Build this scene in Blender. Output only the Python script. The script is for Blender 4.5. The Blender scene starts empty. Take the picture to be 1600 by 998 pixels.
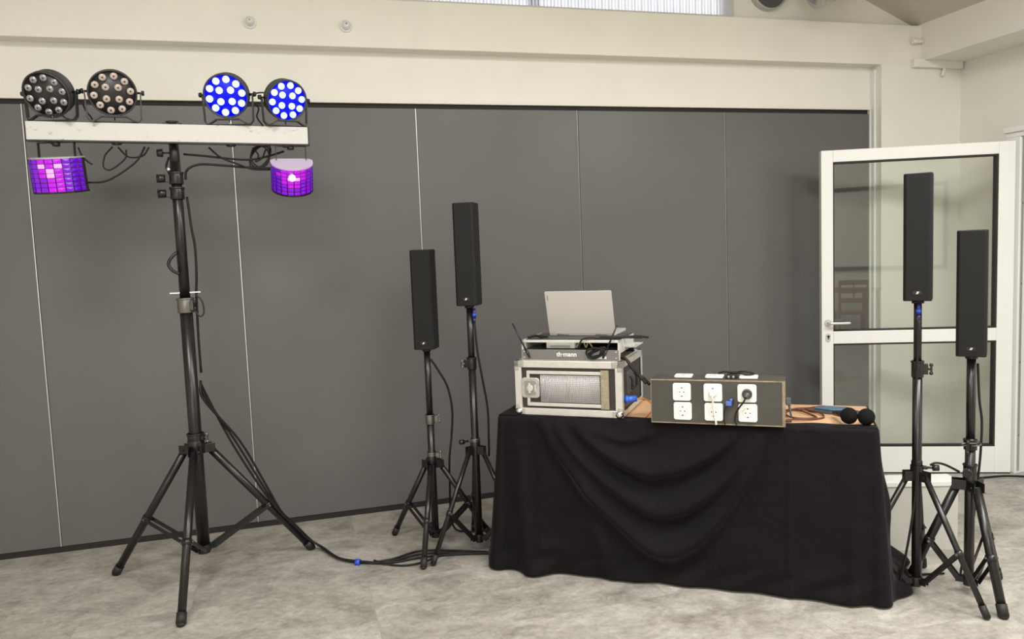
import bpy, bmesh, math, random
from mathutils import Vector, Matrix, Euler
random.seed(7)
S = bpy.context.scene
C = S.collection
PI = math.pi
R_ = math.radians

# ------------------------------------------------------------------ camera
cam = bpy.data.objects.new('camera', bpy.data.cameras.new('camera'))
C.objects.link(cam); S.camera = cam
cam.data.sensor_width = 36.0
cam.data.lens = 36.0 * 1230 / 1600
cam.data.clip_start = 0.05
def unit(v): return v / v.length
dn = unit(Vector((542, 13978, 1230)))
wx = Vector((4330, -276, 1230)); wx = unit(wx - dn * wx.dot(dn))
wz = -dn; wy = wz.cross(wx)
rows = (wx, wy, wz)
right = Vector([r[0] for r in rows]); down = Vector([r[1] for r in rows]); fwd = Vector([r[2] for r in rows])
m = Matrix.Identity(4)
for i in range(3):
    m[i][0] = right[i]; m[i][1] = -down[i]; m[i][2] = -fwd[i]
m.translation = Vector((0, -4.708, 1.55))
cam.matrix_world = m

# ------------------------------------------------------------------ world, lights, exposure
S.view_settings.view_transform = 'Standard'
S.view_settings.look = 'None'
S.view_settings.gamma = 1.0
S.view_settings.use_curve_mapping = False
S.view_settings.exposure = 0.18
W = bpy.data.worlds.new('world'); S.world = W; W.use_nodes = True
W.node_tree.nodes['Background'].inputs[0].default_value = (0.98, 0.98, 1.0, 1)
W.node_tree.nodes['Background'].inputs[1].default_value = 1.3

def area(name, loc, sx, sy, power, col=(1, .95, .86), rot=(0, 0, 0)):
    l = bpy.data.lights.new(name, 'AREA'); l.shape = 'RECTANGLE'; l.size = sx; l.size_y = sy
    l.energy = power; l.color = col
    o = bpy.data.objects.new(name, l); o.location = loc; o.rotation_euler = rot; C.objects.link(o)
    return o
WL = (1, .985, .955)
area('ceiling_lamp_or_fill', (-0.9, -3.1, 3.55), 1.3, .9, 78, WL)
area('ceiling_lamp_or_fill', (1.7, -3.5, 3.55), 1.5, 1.1, 76, WL)
area('ceiling_lamp_or_fill', (3.3, -3.2, 3.1), 1.0, 1.0, 74, WL)  # added fill, brightens the right wall and door
area('ceiling_lamp_or_fill', (0.4, -6.4, 3.5), 3.0, 1.5, 130, WL)
area('rear_fill_light', (-1.7, -8.7, 1.9), 3.2, 2.0, 60, (.97, .98, 1), (R_(90), 0, 0))  # unseen fill light added behind the camera for even frontal lighting

# ------------------------------------------------------------------ materials
def mat(name, col, rough=.5, metal=0., spec=.5, emit=None, estr=0., noise=0., nscale=20., bump=0., bscale=200., sheen=0., coat=0.):
    M = bpy.data.materials.new(name); M.use_nodes = True
    nt = M.node_tree; b = nt.nodes['Principled BSDF']
    b.inputs['Base Color'].default_value = (*col, 1)
    b.inputs['Roughness'].default_value = rough
    b.inputs['Metallic'].default_value = metal
    b.inputs['Specular IOR Level'].default_value = spec
    if sheen:
        b.inputs['Sheen Weight'].default_value = sheen
        b.inputs['Sheen Roughness'].default_value = .5
    if coat: b.inputs['Coat Weight'].default_value = coat
    if emit:
        b.inputs['Emission Color'].default_value = (*emit, 1); b.inputs['Emission Strength'].default_value = estr
    tc = nt.nodes.new('ShaderNodeTexCoord')
    if noise:
        n = nt.nodes.new('ShaderNodeTexNoise'); n.inputs['Scale'].default_value = nscale; n.inputs['Detail'].default_value = 6
        nt.links.new(tc.outputs['Object'], n.inputs['Vector'])
        r = nt.nodes.new('ShaderNodeMapRange'); r.inputs['From Min'].default_value = .3; r.inputs['From Max'].default_value = .7
        r.inputs['To Min'].default_value = 1 - noise; r.inputs['To Max'].default_value = 1 + noise
        nt.links.new(n.outputs['Fac'], r.inputs['Value'])
        mx = nt.nodes.new('ShaderNodeVectorMath'); mx.operation = 'SCALE'; mx.inputs[0].default_value = col
        nt.links.new(r.outputs[0], mx.inputs['Scale']); nt.links.new(mx.outputs[0], b.inputs['Base Color'])
    if bump:
        n2 = nt.nodes.new('ShaderNodeTexNoise'); n2.inputs['Scale'].default_value = bscale; n2.inputs['Detail'].default_value = 4
        nt.links.new(tc.outputs['Object'], n2.inputs['Vector'])
        bp = nt.nodes.new('ShaderNodeBump'); bp.inputs['Strength'].default_value = bump; bp.inputs['Distance'].default_value = .004
        nt.links.new(n2.outputs['Fac'], bp.inputs['Height']); nt.links.new(bp.outputs[0], b.inputs['Normal'])
    return M

CREAM = mat('cream_wall_paint', (.80, .78, .705), .55, noise=.02, nscale=3, bump=.05, bscale=90)
CREAM2 = mat('cream_beam_paint', (.78, .755, .67), .5, noise=.03, nscale=4, bump=.05, bscale=60)
WHITE = mat('white_gloss_frame', (.76, .765, .735), .3, noise=.02, nscale=3)
GREY = mat('grey_partition_board', (.120, .117, .114), .38, noise=.06, nscale=1.3, spec=.4)
ALU = mat('aluminium_edge', (.62, .60, .56), .35, metal=.6)
BLACKM = mat('black_metal', (.010, .0095, .009), .30, noise=.2, nscale=30)
BLACKP = mat('black_plastic', (.011, .011, .011), .42)
RUBBER = mat('black_rubber', (.014, .012, .011), .6)
GREYM = mat('worn_steel', (.20, .19, .175), .35, metal=.8)
CHROME = mat('chrome', (.75, .74, .72), .2, metal=1)
SHADOWGAP = mat('dark_seal', (.012, .009, .008), .7)
CEIL = mat('ceiling_paint', (.60, .55, .46), .7, noise=.03)
CABLE = mat('cable_black', (.009, .0085, .008), .5, spec=.3)

def floor_mat():
    M = bpy.data.materials.new('stone_look_vinyl_floor'); M.use_nodes = True
    nt = M.node_tree; b = nt.nodes['Principled BSDF']; N = nt.nodes.new; L = nt.links.new
    tc = N('ShaderNodeTexCoord')
    br = N('ShaderNodeTexBrick'); br.inputs['Scale'].default_value = 1.0
    br.offset = .37; br.inputs['Brick Width'].default_value = 1.25; br.inputs['Row Height'].default_value = .62
    br.inputs['Mortar Size'].default_value = .0025; br.inputs['Mortar Smooth'].default_value = .3
    br.inputs['Color1'].default_value = (.0, .0, .0, 1); br.inputs['Color2'].default_value = (1, 1, 1, 1); br.inputs['Mortar'].default_value = (.3, .3, .3, 1)
    mp = N('ShaderNodeMapping'); mp.inputs['Location'].default_value = (.5, .40, 0)
    L(tc.outputs['Object'], mp.inputs['Vector']); L(mp.outputs[0], br.inputs['Vector'])
    # per-tile offset so the mottling breaks at the joints
    ad = N('ShaderNodeVectorMath'); ad.operation = 'MULTIPLY_ADD'; ad.inputs[1].default_value = (7, 5, 3)
    L(br.outputs['Color'], ad.inputs[0]); L(tc.outputs['Object'], ad.inputs[2])
    st = N('ShaderNodeMapping'); st.inputs['Scale'].default_value = (1.0, 1.35, 1); st.inputs['Rotation'].default_value = (0, 0, .25)
    L(ad.outputs[0], st.inputs['Vector'])
    n1 = N('ShaderNodeTexNoise'); n1.inputs['Scale'].default_value = 4.6; n1.inputs['Detail'].default_value = 13; n1.inputs['Roughness'].default_value = .74
    n1.inputs['Distortion'].default_value = .45
    L(st.outputs[0], n1.inputs['Vector'])
    cr = N('ShaderNodeValToRGB'); e = cr.color_ramp.elements
    e[0].position = .34; e[0].color = (.215, .197, .17, 1); e[1].position = .68; e[1].color = (.50, .475, .425, 1)
    mid = cr.color_ramp.elements.new(.48); mid.color = (.345, .322, .285, 1)
    L(n1.outputs['Fac'], cr.inputs['Fac'])
    n2 = N('ShaderNodeTexNoise'); n2.inputs['Scale'].default_value = 34; n2.inputs['Detail'].default_value = 10; n2.inputs['Roughness'].default_value = .75
    L(st.outputs[0], n2.inputs['Vector'])
    r2 = N('ShaderNodeMapRange'); r2.inputs['From Min'].default_value = .36; r2.inputs['From Max'].default_value = .64; r2.inputs['To Min'].default_value = .80; r2.inputs['To Max'].default_value = 1.14
    L(n2.outputs['Fac'], r2.inputs['Value'])
    v = N('ShaderNodeVectorMath'); v.operation = 'SCALE'; L(cr.outputs[0], v.inputs[0]); L(r2.outputs[0], v.inputs['Scale'])
    # tile tone
    r3 = N('ShaderNodeMapRange'); r3.inputs['To Min'].default_value = .93; r3.inputs['To Max'].default_value = 1.06
    L(br.outputs['Color'], r3.inputs['Value'])
    v2 = N('ShaderNodeVectorMath'); v2.operation = 'SCALE'; L(v.outputs[0], v2.inputs[0]); L(r3.outputs[0], v2.inputs['Scale'])
    mx = N('ShaderNodeMix'); mx.data_type = 'RGBA'; mx.inputs[7].default_value = (.33, .30, .25, 1)
    fm = N('ShaderNodeMath'); fm.operation = 'MULTIPLY'; fm.inputs[1].default_value = .45
    L(br.outputs['Fac'], fm.inputs[0]); L(fm.outputs[0], mx.inputs[0]); L(v2.outputs[0], mx.inputs[6])
    L(mx.outputs[2], b.inputs['Base Color'])
    b.inputs['Roughness'].default_value = .42; b.inputs['Specular IOR Level'].default_value = .4
    bp = N('ShaderNodeBump'); bp.inputs['Strength'].default_value = .12; bp.inputs['Distance'].default_value = .003
    L(n2.outputs['Fac'], bp.inputs['Height']); L(bp.outputs[0], b.inputs['Normal'])
    return M
FLOOR = floor_mat()

def glass_mat(name, tint=(.955, .975, .960), refl=.06):
    M = bpy.data.materials.new(name); M.use_nodes = True
    nt = M.node_tree; nt.nodes.clear(); N = nt.nodes.new; L = nt.links.new
    o = N('ShaderNodeOutputMaterial'); t = N('ShaderNodeBsdfTransparent'); t.inputs[0].default_value = (*tint, 1)
    g = N('ShaderNodeBsdfGlossy'); g.inputs['Roughness'].default_value = .01; g.inputs[0].default_value = (1, 1, 1, 1)
    lw = N('ShaderNodeLayerWeight'); lw.inputs[0].default_value = .25
    r = N('ShaderNodeMapRange'); r.inputs['To Min'].default_value = refl; r.inputs['To Max'].default_value = .5
    L(lw.outputs['Fresnel'], r.inputs['Value'])
    mx = N('ShaderNodeMixShader'); L(r.outputs[0], mx.inputs[0]); L(t.outputs[0], mx.inputs[1]); L(g.outputs[0], mx.inputs[2]); L(mx.outputs[0], o.inputs[0])
    return M
GLASS = glass_mat('door_glass')

def ribbed_mat():
    M = bpy.data.materials.new('ribbed_translucent_glazing'); M.use_nodes = True
    nt = M.node_tree; nt.nodes.clear(); N = nt.nodes.new; L = nt.links.new
    o = N('ShaderNodeOutputMaterial'); tl = N('ShaderNodeBsdfTranslucent'); tl.inputs[0].default_value = (.9, .9, .93, 1)
    tr = N('ShaderNodeBsdfTransparent'); tr.inputs[0].default_value = (.85, .86, .9, 1)
    gl = N('ShaderNodeBsdfGlossy'); gl.inputs['Roughness'].default_value = .15
    tc = N('ShaderNodeTexCoord'); wv = N('ShaderNodeTexWave'); wv.inputs['Scale'].default_value = 14; wv.bands_direction = 'X'
    L(tc.outputs['Object'], wv.inputs['Vector'])
    m1 = N('ShaderNodeMixShader'); L(wv.outputs['Fac'], m1.inputs[0]); L(tl.outputs[0], m1.inputs[1]); L(tr.outputs[0], m1.inputs[2])
    m2 = N('ShaderNodeMixShader'); m2.inputs[0].default_value = .12; L(m1.outputs[0], m2.inputs[1]); L(gl.outputs[0], m2.inputs[2]); L(m2.outputs[0], o.inputs[0])
    return M

# ------------------------------------------------------------------ mesh helpers
class MB:
    def __init__(s): s.bm = bmesh.new(); s.mi = 0
    def _mark(s, faces):
        for f in faces: f.material_index = s.mi
    def box(s, x0, x1, y0, y1, z0, z1, M=None):
        vs = [s.bm.verts.new((x, y, z)) for x in (x0, x1) for y in (y0, y1) for z in (z0, z1)]
        if M is not None:
            for v in vs: v.co = M @ v.co
        q = ((0,1,3,2),(4,6,7,5),(0,4,5,1),(2,3,7,6),(0,2,6,4),(1,5,7,3))
        s._mark([s.bm.faces.new([vs[i] for i in f]) for f in q]); return s
    def cyl(s, a, b, r, r2=None, n=16, caps=True):
        a = Vector(a); b = Vector(b); r2 = r if r2 is None else r2
        d = unit(b - a); u = d.orthogonal(); u.normalize(); w = d.cross(u)
        A = []; B = []
        for i in range(n):
            t = 2 * PI * i / n; e = u * math.cos(t) + w * math.sin(t)
            A.append(s.bm.verts.new(a + e * r)); B.append(s.bm.verts.new(b + e * r2))
        fs = [s.bm.faces.new((A[i], A[(i+1) % n], B[(i+1) % n], B[i])) for i in range(n)]
        for f in fs: f.smooth = True
        if caps: fs += [s.bm.faces.new(A[::-1]), s.bm.faces.new(B)]
        s._mark(fs); return s
    def lathe(s, prof, M=None, n=32, closed=False):
        # prof: list of (r, z) around local z
        rings = []
        for r, z in prof:
            ring = []
            for i in range(n):
                t = 2 * PI * i / n; p = Vector((r * math.cos(t), r * math.sin(t), z))
                ring.append(s.bm.verts.new(M @ p if M is not None else p))
            rings.append(ring)
        fs = []
        for A, B in zip(rings, rings[1:]):
            for i in range(n):
                f = s.bm.faces.new((A[i], A[(i+1) % n], B[(i+1) % n], B[i])); f.smooth = True; fs.append(f)
        if prof[0][0] > 1e-4: fs.append(s.bm.faces.new(rings[0][::-1]))
        if prof[-1][0] > 1e-4: fs.append(s.bm.faces.new(rings[-1]))
        s._mark(fs); return s
    def tube(s, pts, r, n=8, smooth=True, rx=None):
        P = [Vector(p) for p in pts]
        if smooth and len(P) > 2: P = catmull(P)
        rings = []; u = None
        for i, p in enumerate(P):
            d = (P[min(i+1, len(P)-1)] - P[max(i-1, 0)])
            if d.length < 1e-7: d = Vector((0, 0, 1))
            d.normalize()
            if u is None: u = d.orthogonal()
            u = u - d * u.dot(d)
            if u.length < 1e-6: u = d.orthogonal()
            u.normalize(); w = d.cross(u)
            rings.append([s.bm.verts.new(p + (u * math.cos(2*PI*k/n) + w * math.sin(2*PI*k/n)) * r) for k in range(n)])
        fs = []
        for A, B in zip(rings, rings[1:]):
            for k in range(n):
                f = s.bm.faces.new((A[k], A[(k+1) % n], B[(k+1) % n], B[k])); f.smooth = True; fs.append(f)
        fs += [s.bm.faces.new(rings[0][::-1]), s.bm.faces.new(rings[-1])]
        s._mark(fs); return s
    def sphere(s, c, r, sx=1, sy=1, sz=1, n=16, M=None):
        c = Vector(c); res = bmesh.ops.create_uvsphere(s.bm, u_segments=n, v_segments=max(6, n//2), radius=r)
        for v in res['verts']:
            p = Vector((v.co.x * sx, v.co.y * sy, v.co.z * sz))
            v.co = (M @ p if M is not None else p) + c
        for f in set(f for v in res['verts'] for f in v.link_faces): f.smooth = True; f.material_index = s.mi
        return s
    def prism(s, poly, z0, z1, M=None):
        A = [s.bm.verts.new((x, y, z0)) for x, y in poly]; B = [s.bm.verts.new((x, y, z1)) for x, y in poly]
        if M is not None:
            for v in A + B: v.co = M @ v.co
        n = len(poly)
        fs = [s.bm.faces.new((A[i], A[(i+1) % n], B[(i+1) % n], B[i])) for i in range(n)] + [s.bm.faces.new(A[::-1]), s.bm.faces.new(B)]
        s._mark(fs); return s
    def build(s, name, mats, parent=None, bevel=0., seg=2):
        bmesh.ops.recalc_face_normals(s.bm, faces=s.bm.faces[:])
        me = bpy.data.meshes.new(name); s.bm.to_mesh(me); s.bm.free()
        for mm in (mats if isinstance(mats, (list, tuple)) else [mats]): me.materials.append(mm)
        o = bpy.data.objects.new(name, me); C.objects.link(o)
        if parent is not None: o.parent = parent
        if bevel:
            b = o.modifiers.new('bevel', 'BEVEL'); b.width = bevel; b.segments = seg; b.limit_method = 'ANGLE'; b.angle_limit = R_(50)
        return o
def catmull(P, k=6):
    out = []
    Q = [P[0] * 2 - P[1]] + P + [P[-1] * 2 - P[-2]]
    for i in range(1, len(Q) - 2):
        a, b, c, d = Q[i-1:i+3]
        for j in range(k):
            t = j / k
            out.append(.5 * ((2*b) + (c - a) * t + (2*a - 5*b + 4*c - d) * t*t + (3*b - a - 3*c + d) * t**3))
    out.append(P[-1]); return out
def rrect(w, h, r, cx=0, cy=0, n=5):
    pts = []
    for (sx, sy, a0) in ((1, 1, 0), (-1, 1, 90), (-1, -1, 180), (1, -1, 270)):
        for i in range(n + 1):
            a = R_(a0 + 90 * i / n)
            pts.append((cx + sx * (w/2 - r) + r * math.cos(a), cy + sy * (h/2 - r) + r * math.sin(a)))
    return pts
FACE = Matrix(((1,0,0,0),(0,0,-1,0),(0,1,0,0),(0,0,0,1)))   # x,y of a prism -> x,z ; prism height -> -y (towards the viewer side)

def tag(o, label=None, cat=None, group=None, kind=None):
    if label: o['label'] = label
    if cat: o['category'] = cat
    if group: o['group'] = group
    if kind: o['kind'] = kind
    return o
def empty(name, loc=(0,0,0), rz=0., kind=None):
    o = bpy.data.objects.new(name, None); o.empty_display_size = .1; o.location = loc; o.rotation_euler = (0, 0, rz)
    C.objects.link(o)
    if kind: o['kind'] = kind
    return o
def struct(name, mb, mats, parent=None, bevel=0.):
    o = mb.build(name, mats, parent, bevel)
    if parent is None: o['kind'] = 'structure'
    return o

# ------------------------------------------------------------------ the room
RX = 4.70                                    # right wall
struct('floor', MB().box(-3.6, 9.0, -9.0, .3, -.08, 0), FLOOR)
# folding partition (back wall)
wb = empty('wall_back', (0, 0, 0), kind='structure')
seams = [-3.33, -2.295, -1.263, -.237, .80, 1.82, 2.863, 4.02]
for a, b in zip(seams, seams[1:]):
    MB().box(a + .002, b - .005, 0, .08, .035, 2.405).build('partition_panel', GREY, wb, .002)
for x in seams[1:-1]:
    sh_ = x > 1.5
    MB().box(x - .005, x + (-.0005 if not sh_ else -.0035), -.001, .07, .035, 2.405).build('panel_edge_strip', ALU, wb)
MB().box(-3.33, 4.0, .006, .09, 0, .035).build('bottom_seal', SHADOWGAP, wb)
MB().box(-3.33, 4.0, .012, .09, 2.405, 2.44).build('top_track', SHADOWGAP, wb)
struct('wall_back_bulkhead', MB().box(-3.6, 4.06, 0, .12, 2.44, 2.80), CREAM)
struct('wall_back_return', MB().box(-3.6, -3.33, 0, .12, 0, 2.44), CREAM)
struct('trim_1', MB().box(-3.5, 4.03, -.012, .02, 2.432, 2.452), CREAM2)
struct('trim_2', MB().box(4.002, 4.06, -.012, .02, 0, 2.44).box(4.008, 4.03, -.045, .01, 0, 2.70), WHITE, bevel=.003)
struct('wall_back_pier', MB().box(4.022, RX, -.098, .12, 0, 2.76), CREAM)
# beam over the partition and the beam along the right wall
struct('beam_back', MB().box(-3.6, 4.36, -.10, .12, 2.722, 2.992), CREAM2, bevel=.004)
struct('beam_right', MB().box(4.35, RX + .1, -8.6, .12, 2.752, 3.01), CREAM, bevel=.004)
struct('wall_back_upper', MB().box(2.90, 5.0, -.03, .12, 2.98, 3.9).box(-3.6, -.2, -.03, .12, 2.98, 3.9).box(-.2, 2.90, -.03, .12, 3.75, 5.0), CREAM)
# clerestory strip glazing above the beam
w1 = empty('window_1', (0, 0, 0), kind='structure')
MB().box(2.865, 2.90, -.06, .02, 2.985, 3.75).box(-.2, 2.865, -.06, .02, 2.985, 3.012).box(-.2, -.15, -.06, .02, 3.0, 3.75).build('window_frame', mat('grey_window_frame', (.55, .56, .54), .4), w1, .002)
g = MB(); NR = 190
for i in range(NR):
    xa = -.15 + i * 3.015 / NR; xb = xa + 3.015 / NR; xm = (xa + xb) / 2
    vs = [g.bm.verts.new(p) for p in ((xa, -.01, 3.005), (xm, -.022, 3.005), (xb, -.01, 3.005), (xb, -.01, 3.75), (xm, -.022, 3.75), (xa, -.01, 3.75))]
    g.bm.faces.new((vs[0], vs[1], vs[4], vs[5])); g.bm.faces.new((vs[1], vs[2], vs[3], vs[4]))
g.build('ribbed_pane', ribbed_mat(), w1)
MB().box(-.5, 3.2, .9, .95, 2.6, 2.99).box(.5, .62, .5, .56, 2.9, 4.2).box(1.7, 1.76, .5, .56, 2.9, 4.2).build('outside_parapet', mat('outside_grey', (.35, .36, .4), .8), w1)
# sloping ceiling: rises leftwards from the right beam, falls again to the left
ce = MB()
sl = math.tan(R_(22))
for (xa, za, xb, zb) in ((4.36, 3.0, 1.0, 3.0 + 3.36*sl), (-3.6, 3.0 - .2, 1.0, 3.0 + 3.36*sl)):
    q = [(xa, -9.0, za), (xa, .12, za), (xb, .12, zb), (xb, -9.0, zb)]
    v = [ce.bm.verts.new(p) for p in q] + [ce.bm.verts.new((x, y, z + .1)) for x, y, z in q]
    for f in ((0,1,2,3),(7,6,5,4),(0,4,5,1),(1,5,6,2),(2,6,7,3),(3,7,4,0)): ce.bm.faces.new([v[i] for i in f])
struct('ceiling', ce, CEIL)
# right wall with the doorway
struct('wall_right', MB().box(RX, RX + .18, -.78, .12, 0, 2.78).box(RX, RX + .18, -2.05, -.78, 2.16, 2.78).box(RX, RX + .18, -9.0, -2.05, 0, 2.78), CREAM)
struct('wall_left', MB().box(-3.7, -3.6, -9.0, .12, 0, 3.0), CREAM)
struct('wall_rear', MB().box(-3.6, RX, -9.1, -9.0, 0, 4.4), CREAM)
# corridor beyond the doorway
struct('wall_corridor', MB().box(6.4, 6.5, -4.5, 1.5, 0, 2.8), mat('corridor_brown', (.16, .10, .055), .6, noise=.3, nscale=5))
struct('ceiling_corridor', MB().box(RX + .18, 6.5, -4.5, 1.5, 2.75, 2.8), CREAM)
struct('wall_corridor_end', MB().box(RX + .18, 6.5, 1.4, 1.5, 0, 2.8), CREAM)
# door lining on the right wall
dl = empty('trim_3', (0, 0, 0), kind='structure')
MB().box(4.412, RX + .18, -.835, -.73, 0, 2.13).box(4.412, RX + .18, -2.05, -1.97, 0, 2.13).box(4.412, RX + .18, -2.05, -.73, 2.13, 2.16).build('door_lining', WHITE, dl, .004)
MB().box(4.44, RX, -.73, -.72, 0, 2.16).box(4.40, RX, -2.1, -.72, 2.16, 2.195).build('architrave', WHITE, dl, .004)
MB().box(4.424, 4.442, -.840, -.834, .02, 2.12).build('strike_rail', ALU, dl)
for z in (.25, .72, 1.22, 1.72): MB().cyl((4.433, -.840, z), (4.433, -.843, z), .005, n=10).build('rail_screw', mat('screw', (.15, .15, .15), .4), dl)
struct('threshold_strip', MB().box(4.47, 4.85, -1.97, -.84, 0, .006), ALU)

# open glazed door
H = Vector((4.40, -.80, 0)); E_ = Vector((3.345, -.33, 0))
ang = math.atan2(H.y - E_.y, H.x - E_.x); DW = (H - E_).length
d1 = empty('door_1', E_, ang, kind='structure')
fr = MB()
x0, x1 = .073, DW - .096
fr.box(0, x0, -.03, .03, .008, 2.105).box(x1, DW, -.03, .03, .008, 2.105)
fr.box(x0, x1, -.03, .03, 2.03, 2.105).box(x0, x1, -.03, .03, .862, .943).box(x0, x1, -.03, .03, .008, .178)
fr.build('door_frame', WHITE, d1, .003)
gk = MB()
for (za, zb) in ((.178, .862), (.943, 2.03)):
    gk.box(x0, x0 + .008, -.024, .024, za, zb).box(x1 - .012, x1, -.024, .024, za, zb).box(x0, x1, -.024, .024, za, za + .009).box(x0, x1, -.024, .024, zb - .011, zb)
gk.build('glazing_gasket', SHADOWGAP, d1)
for (za, zb) in ((.186, .852), (.951, 2.02)):
    MB().box(x0 + .006, x1 - .008, -.003, .003, za, zb).build('glass_pane', GLASS, d1)
MB().box(0, DW, -.026, .026, .0, .012).build('bottom_brush', SHADOWGAP, d1)
hd = MB().cyl((.040, -.03, 1.0), (.040, -.042, 1.0), .022).cyl((.040, -.04, 1.0), (.040, -.075, 1.0), .009).build('door_handle', mat('satin_handle', (.62, .61, .56), .3, metal=.4), d1)
MB().tube([(.040, -.073, 1.0), (.06, -.078, 1.0), (.15, -.078, 1.0), (.162, -.074, 1.0)], .0085, n=10).build('lever', hd.data.materials[0], hd)
ke = MB().prism(rrect(.028, .055, .013, .040, .905), .030, .037, FACE).build('key_plate', hd.data.materials[0], d1)
MB().cyl((.040, -.037, .912), (.040, -.040, .912), .008).box(.037, .043, -.040, -.037, .893, .912).build('keyhole', BLACKP, ke)
for z in (.3, 1.05, 1.8): MB().cyl((DW + .006, .034, z - .05), (DW + .006, .034, z + .05), .009).build('hinge', WHITE, d1)

# alarm buttons on the beam
for x, lb in ((-.105, 'white round domed button on the cream beam, left one of two'), (.418, 'white round domed button on the cream beam, right one of two')):
    t = empty('wall_button', (x * .98, -.10, 2.835)); tag(t, lb, 'button', 'domed buttons on the beam')
    MB().lathe([(.034, 0), (.034, .008), (.026, .012)], Matrix.Rotation(R_(90), 4, 'X'), n=28).build('mount_plate', WHITE, t, .001)
    MB().lathe([(.024, .010), (.024, .022), (.018, .030), (.016, .040), (.008, .045), (0, .046)], Matrix.Rotation(R_(90), 4, 'X'), n=24).build('dome', WHITE, t)
    MB().cyl((0, -.045, .003), (0, -.048, .003), .006).build('eyelet', GREYM, t)
# conduit bits in the corner
t = empty('cable_conduit', (4.265, -.10, 2.735)); tag(t, 'cream square cable conduit in the corner under the beam above the door', 'conduit')
MB().box(0, .42, -.035, 0, -.03, .025).build('trunking', CREAM2, t, .003)
MB().tube([(.27, -.018, -.03), (.265, -.018, -.05), (.25, -.018, -.085)], .012, n=10).build('bent_outlet', CREAM2, t)
t = empty('cable_gland', (4.255, -.125, 2.88)); tag(t, 'short cream pipe with gland sticking out of the beam near the corner', 'pipe')
MB().cyl((.035, 0, 0), (.10, 0, 0), .013).build('pipe_stub', CREAM2, t)
MB().cyl((0, 0, 0), (.04, 0, 0), .020, n=6).build('gland_nut', CREAM2, t, .002)
MB().box(.02, .06, 0, .025, -.008, .008).build('clip', CREAM2, t)

# ventilation ducts
GALV = mat('galvanised_duct', (.50, .51, .47), .38, metal=.35, noise=.06, nscale=6)
t = empty('ventilation_duct', (3.165, -.08, 3.187)); tag(t, 'open ended round grey duct above the beam, dark inside', 'duct')
du = MB()
prof = [(.120, .10), (.120, 0.0), (.128, -.004), (.131, .006), (.131, .10)]
du.lathe(prof, Matrix.Rotation(R_(-90), 4, 'X'), n=40)
du.build('duct_pipe', GALV, t)
MB().cyl((0, .012, 0), (0, .018, 0), .1195, n=32).build('duct_shade_disc', mat('duct_inner_shade', (.09, .09, .085), .6), t)  # dark disc paints the shade inside the open duct end
t = empty('flexible_duct', (3.29, -.36, 3.115)); tag(t, 'ribbed grey flexible duct leaning over the beam beside the open round duct', 'duct')
d2 = MB(); axis = Vector((.80, -.38, .40)).normalized(); Mx = Vector((0, 0, 1)).rotation_difference(axis).to_matrix().to_4x4()
prof = []; k = 0
while k < .33: prof += [(.150, k), (.154, k + .006), (.154, k + .024), (.150, k + .030)]; k += .032
d2.lathe([(.0, .02), (.11, .02), (.11, 0)] + prof + [(.05, .37), (0, .37)], Matrix.Translation((-.05, 0, 0)) @ Mx, n=36)
d2.build('duct_hose', GALV, t)

# ------------------------------------------------------------------ white box standing by the door
t = empty('storage_box', (2.60, -1.60, 0), R_(-19)); tag(t, 'low white box with pale grey front standing on the floor between table and tripods', 'box')
MB().box(0, .455, 0, .11, 0, .345).build('box_body', mat('pale_grey_laminate', (.55, .54, .49), .5, noise=.03), t, .003)
MB().box(-.004, .459, -.005, .114, .345, .372).build('lid', WHITE, t, .004)
MB().box(0, .455, -.003, 0, 0, .035).build('plinth', mat('plinth_grey', (.42, .41, .37), .5), t)

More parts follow.
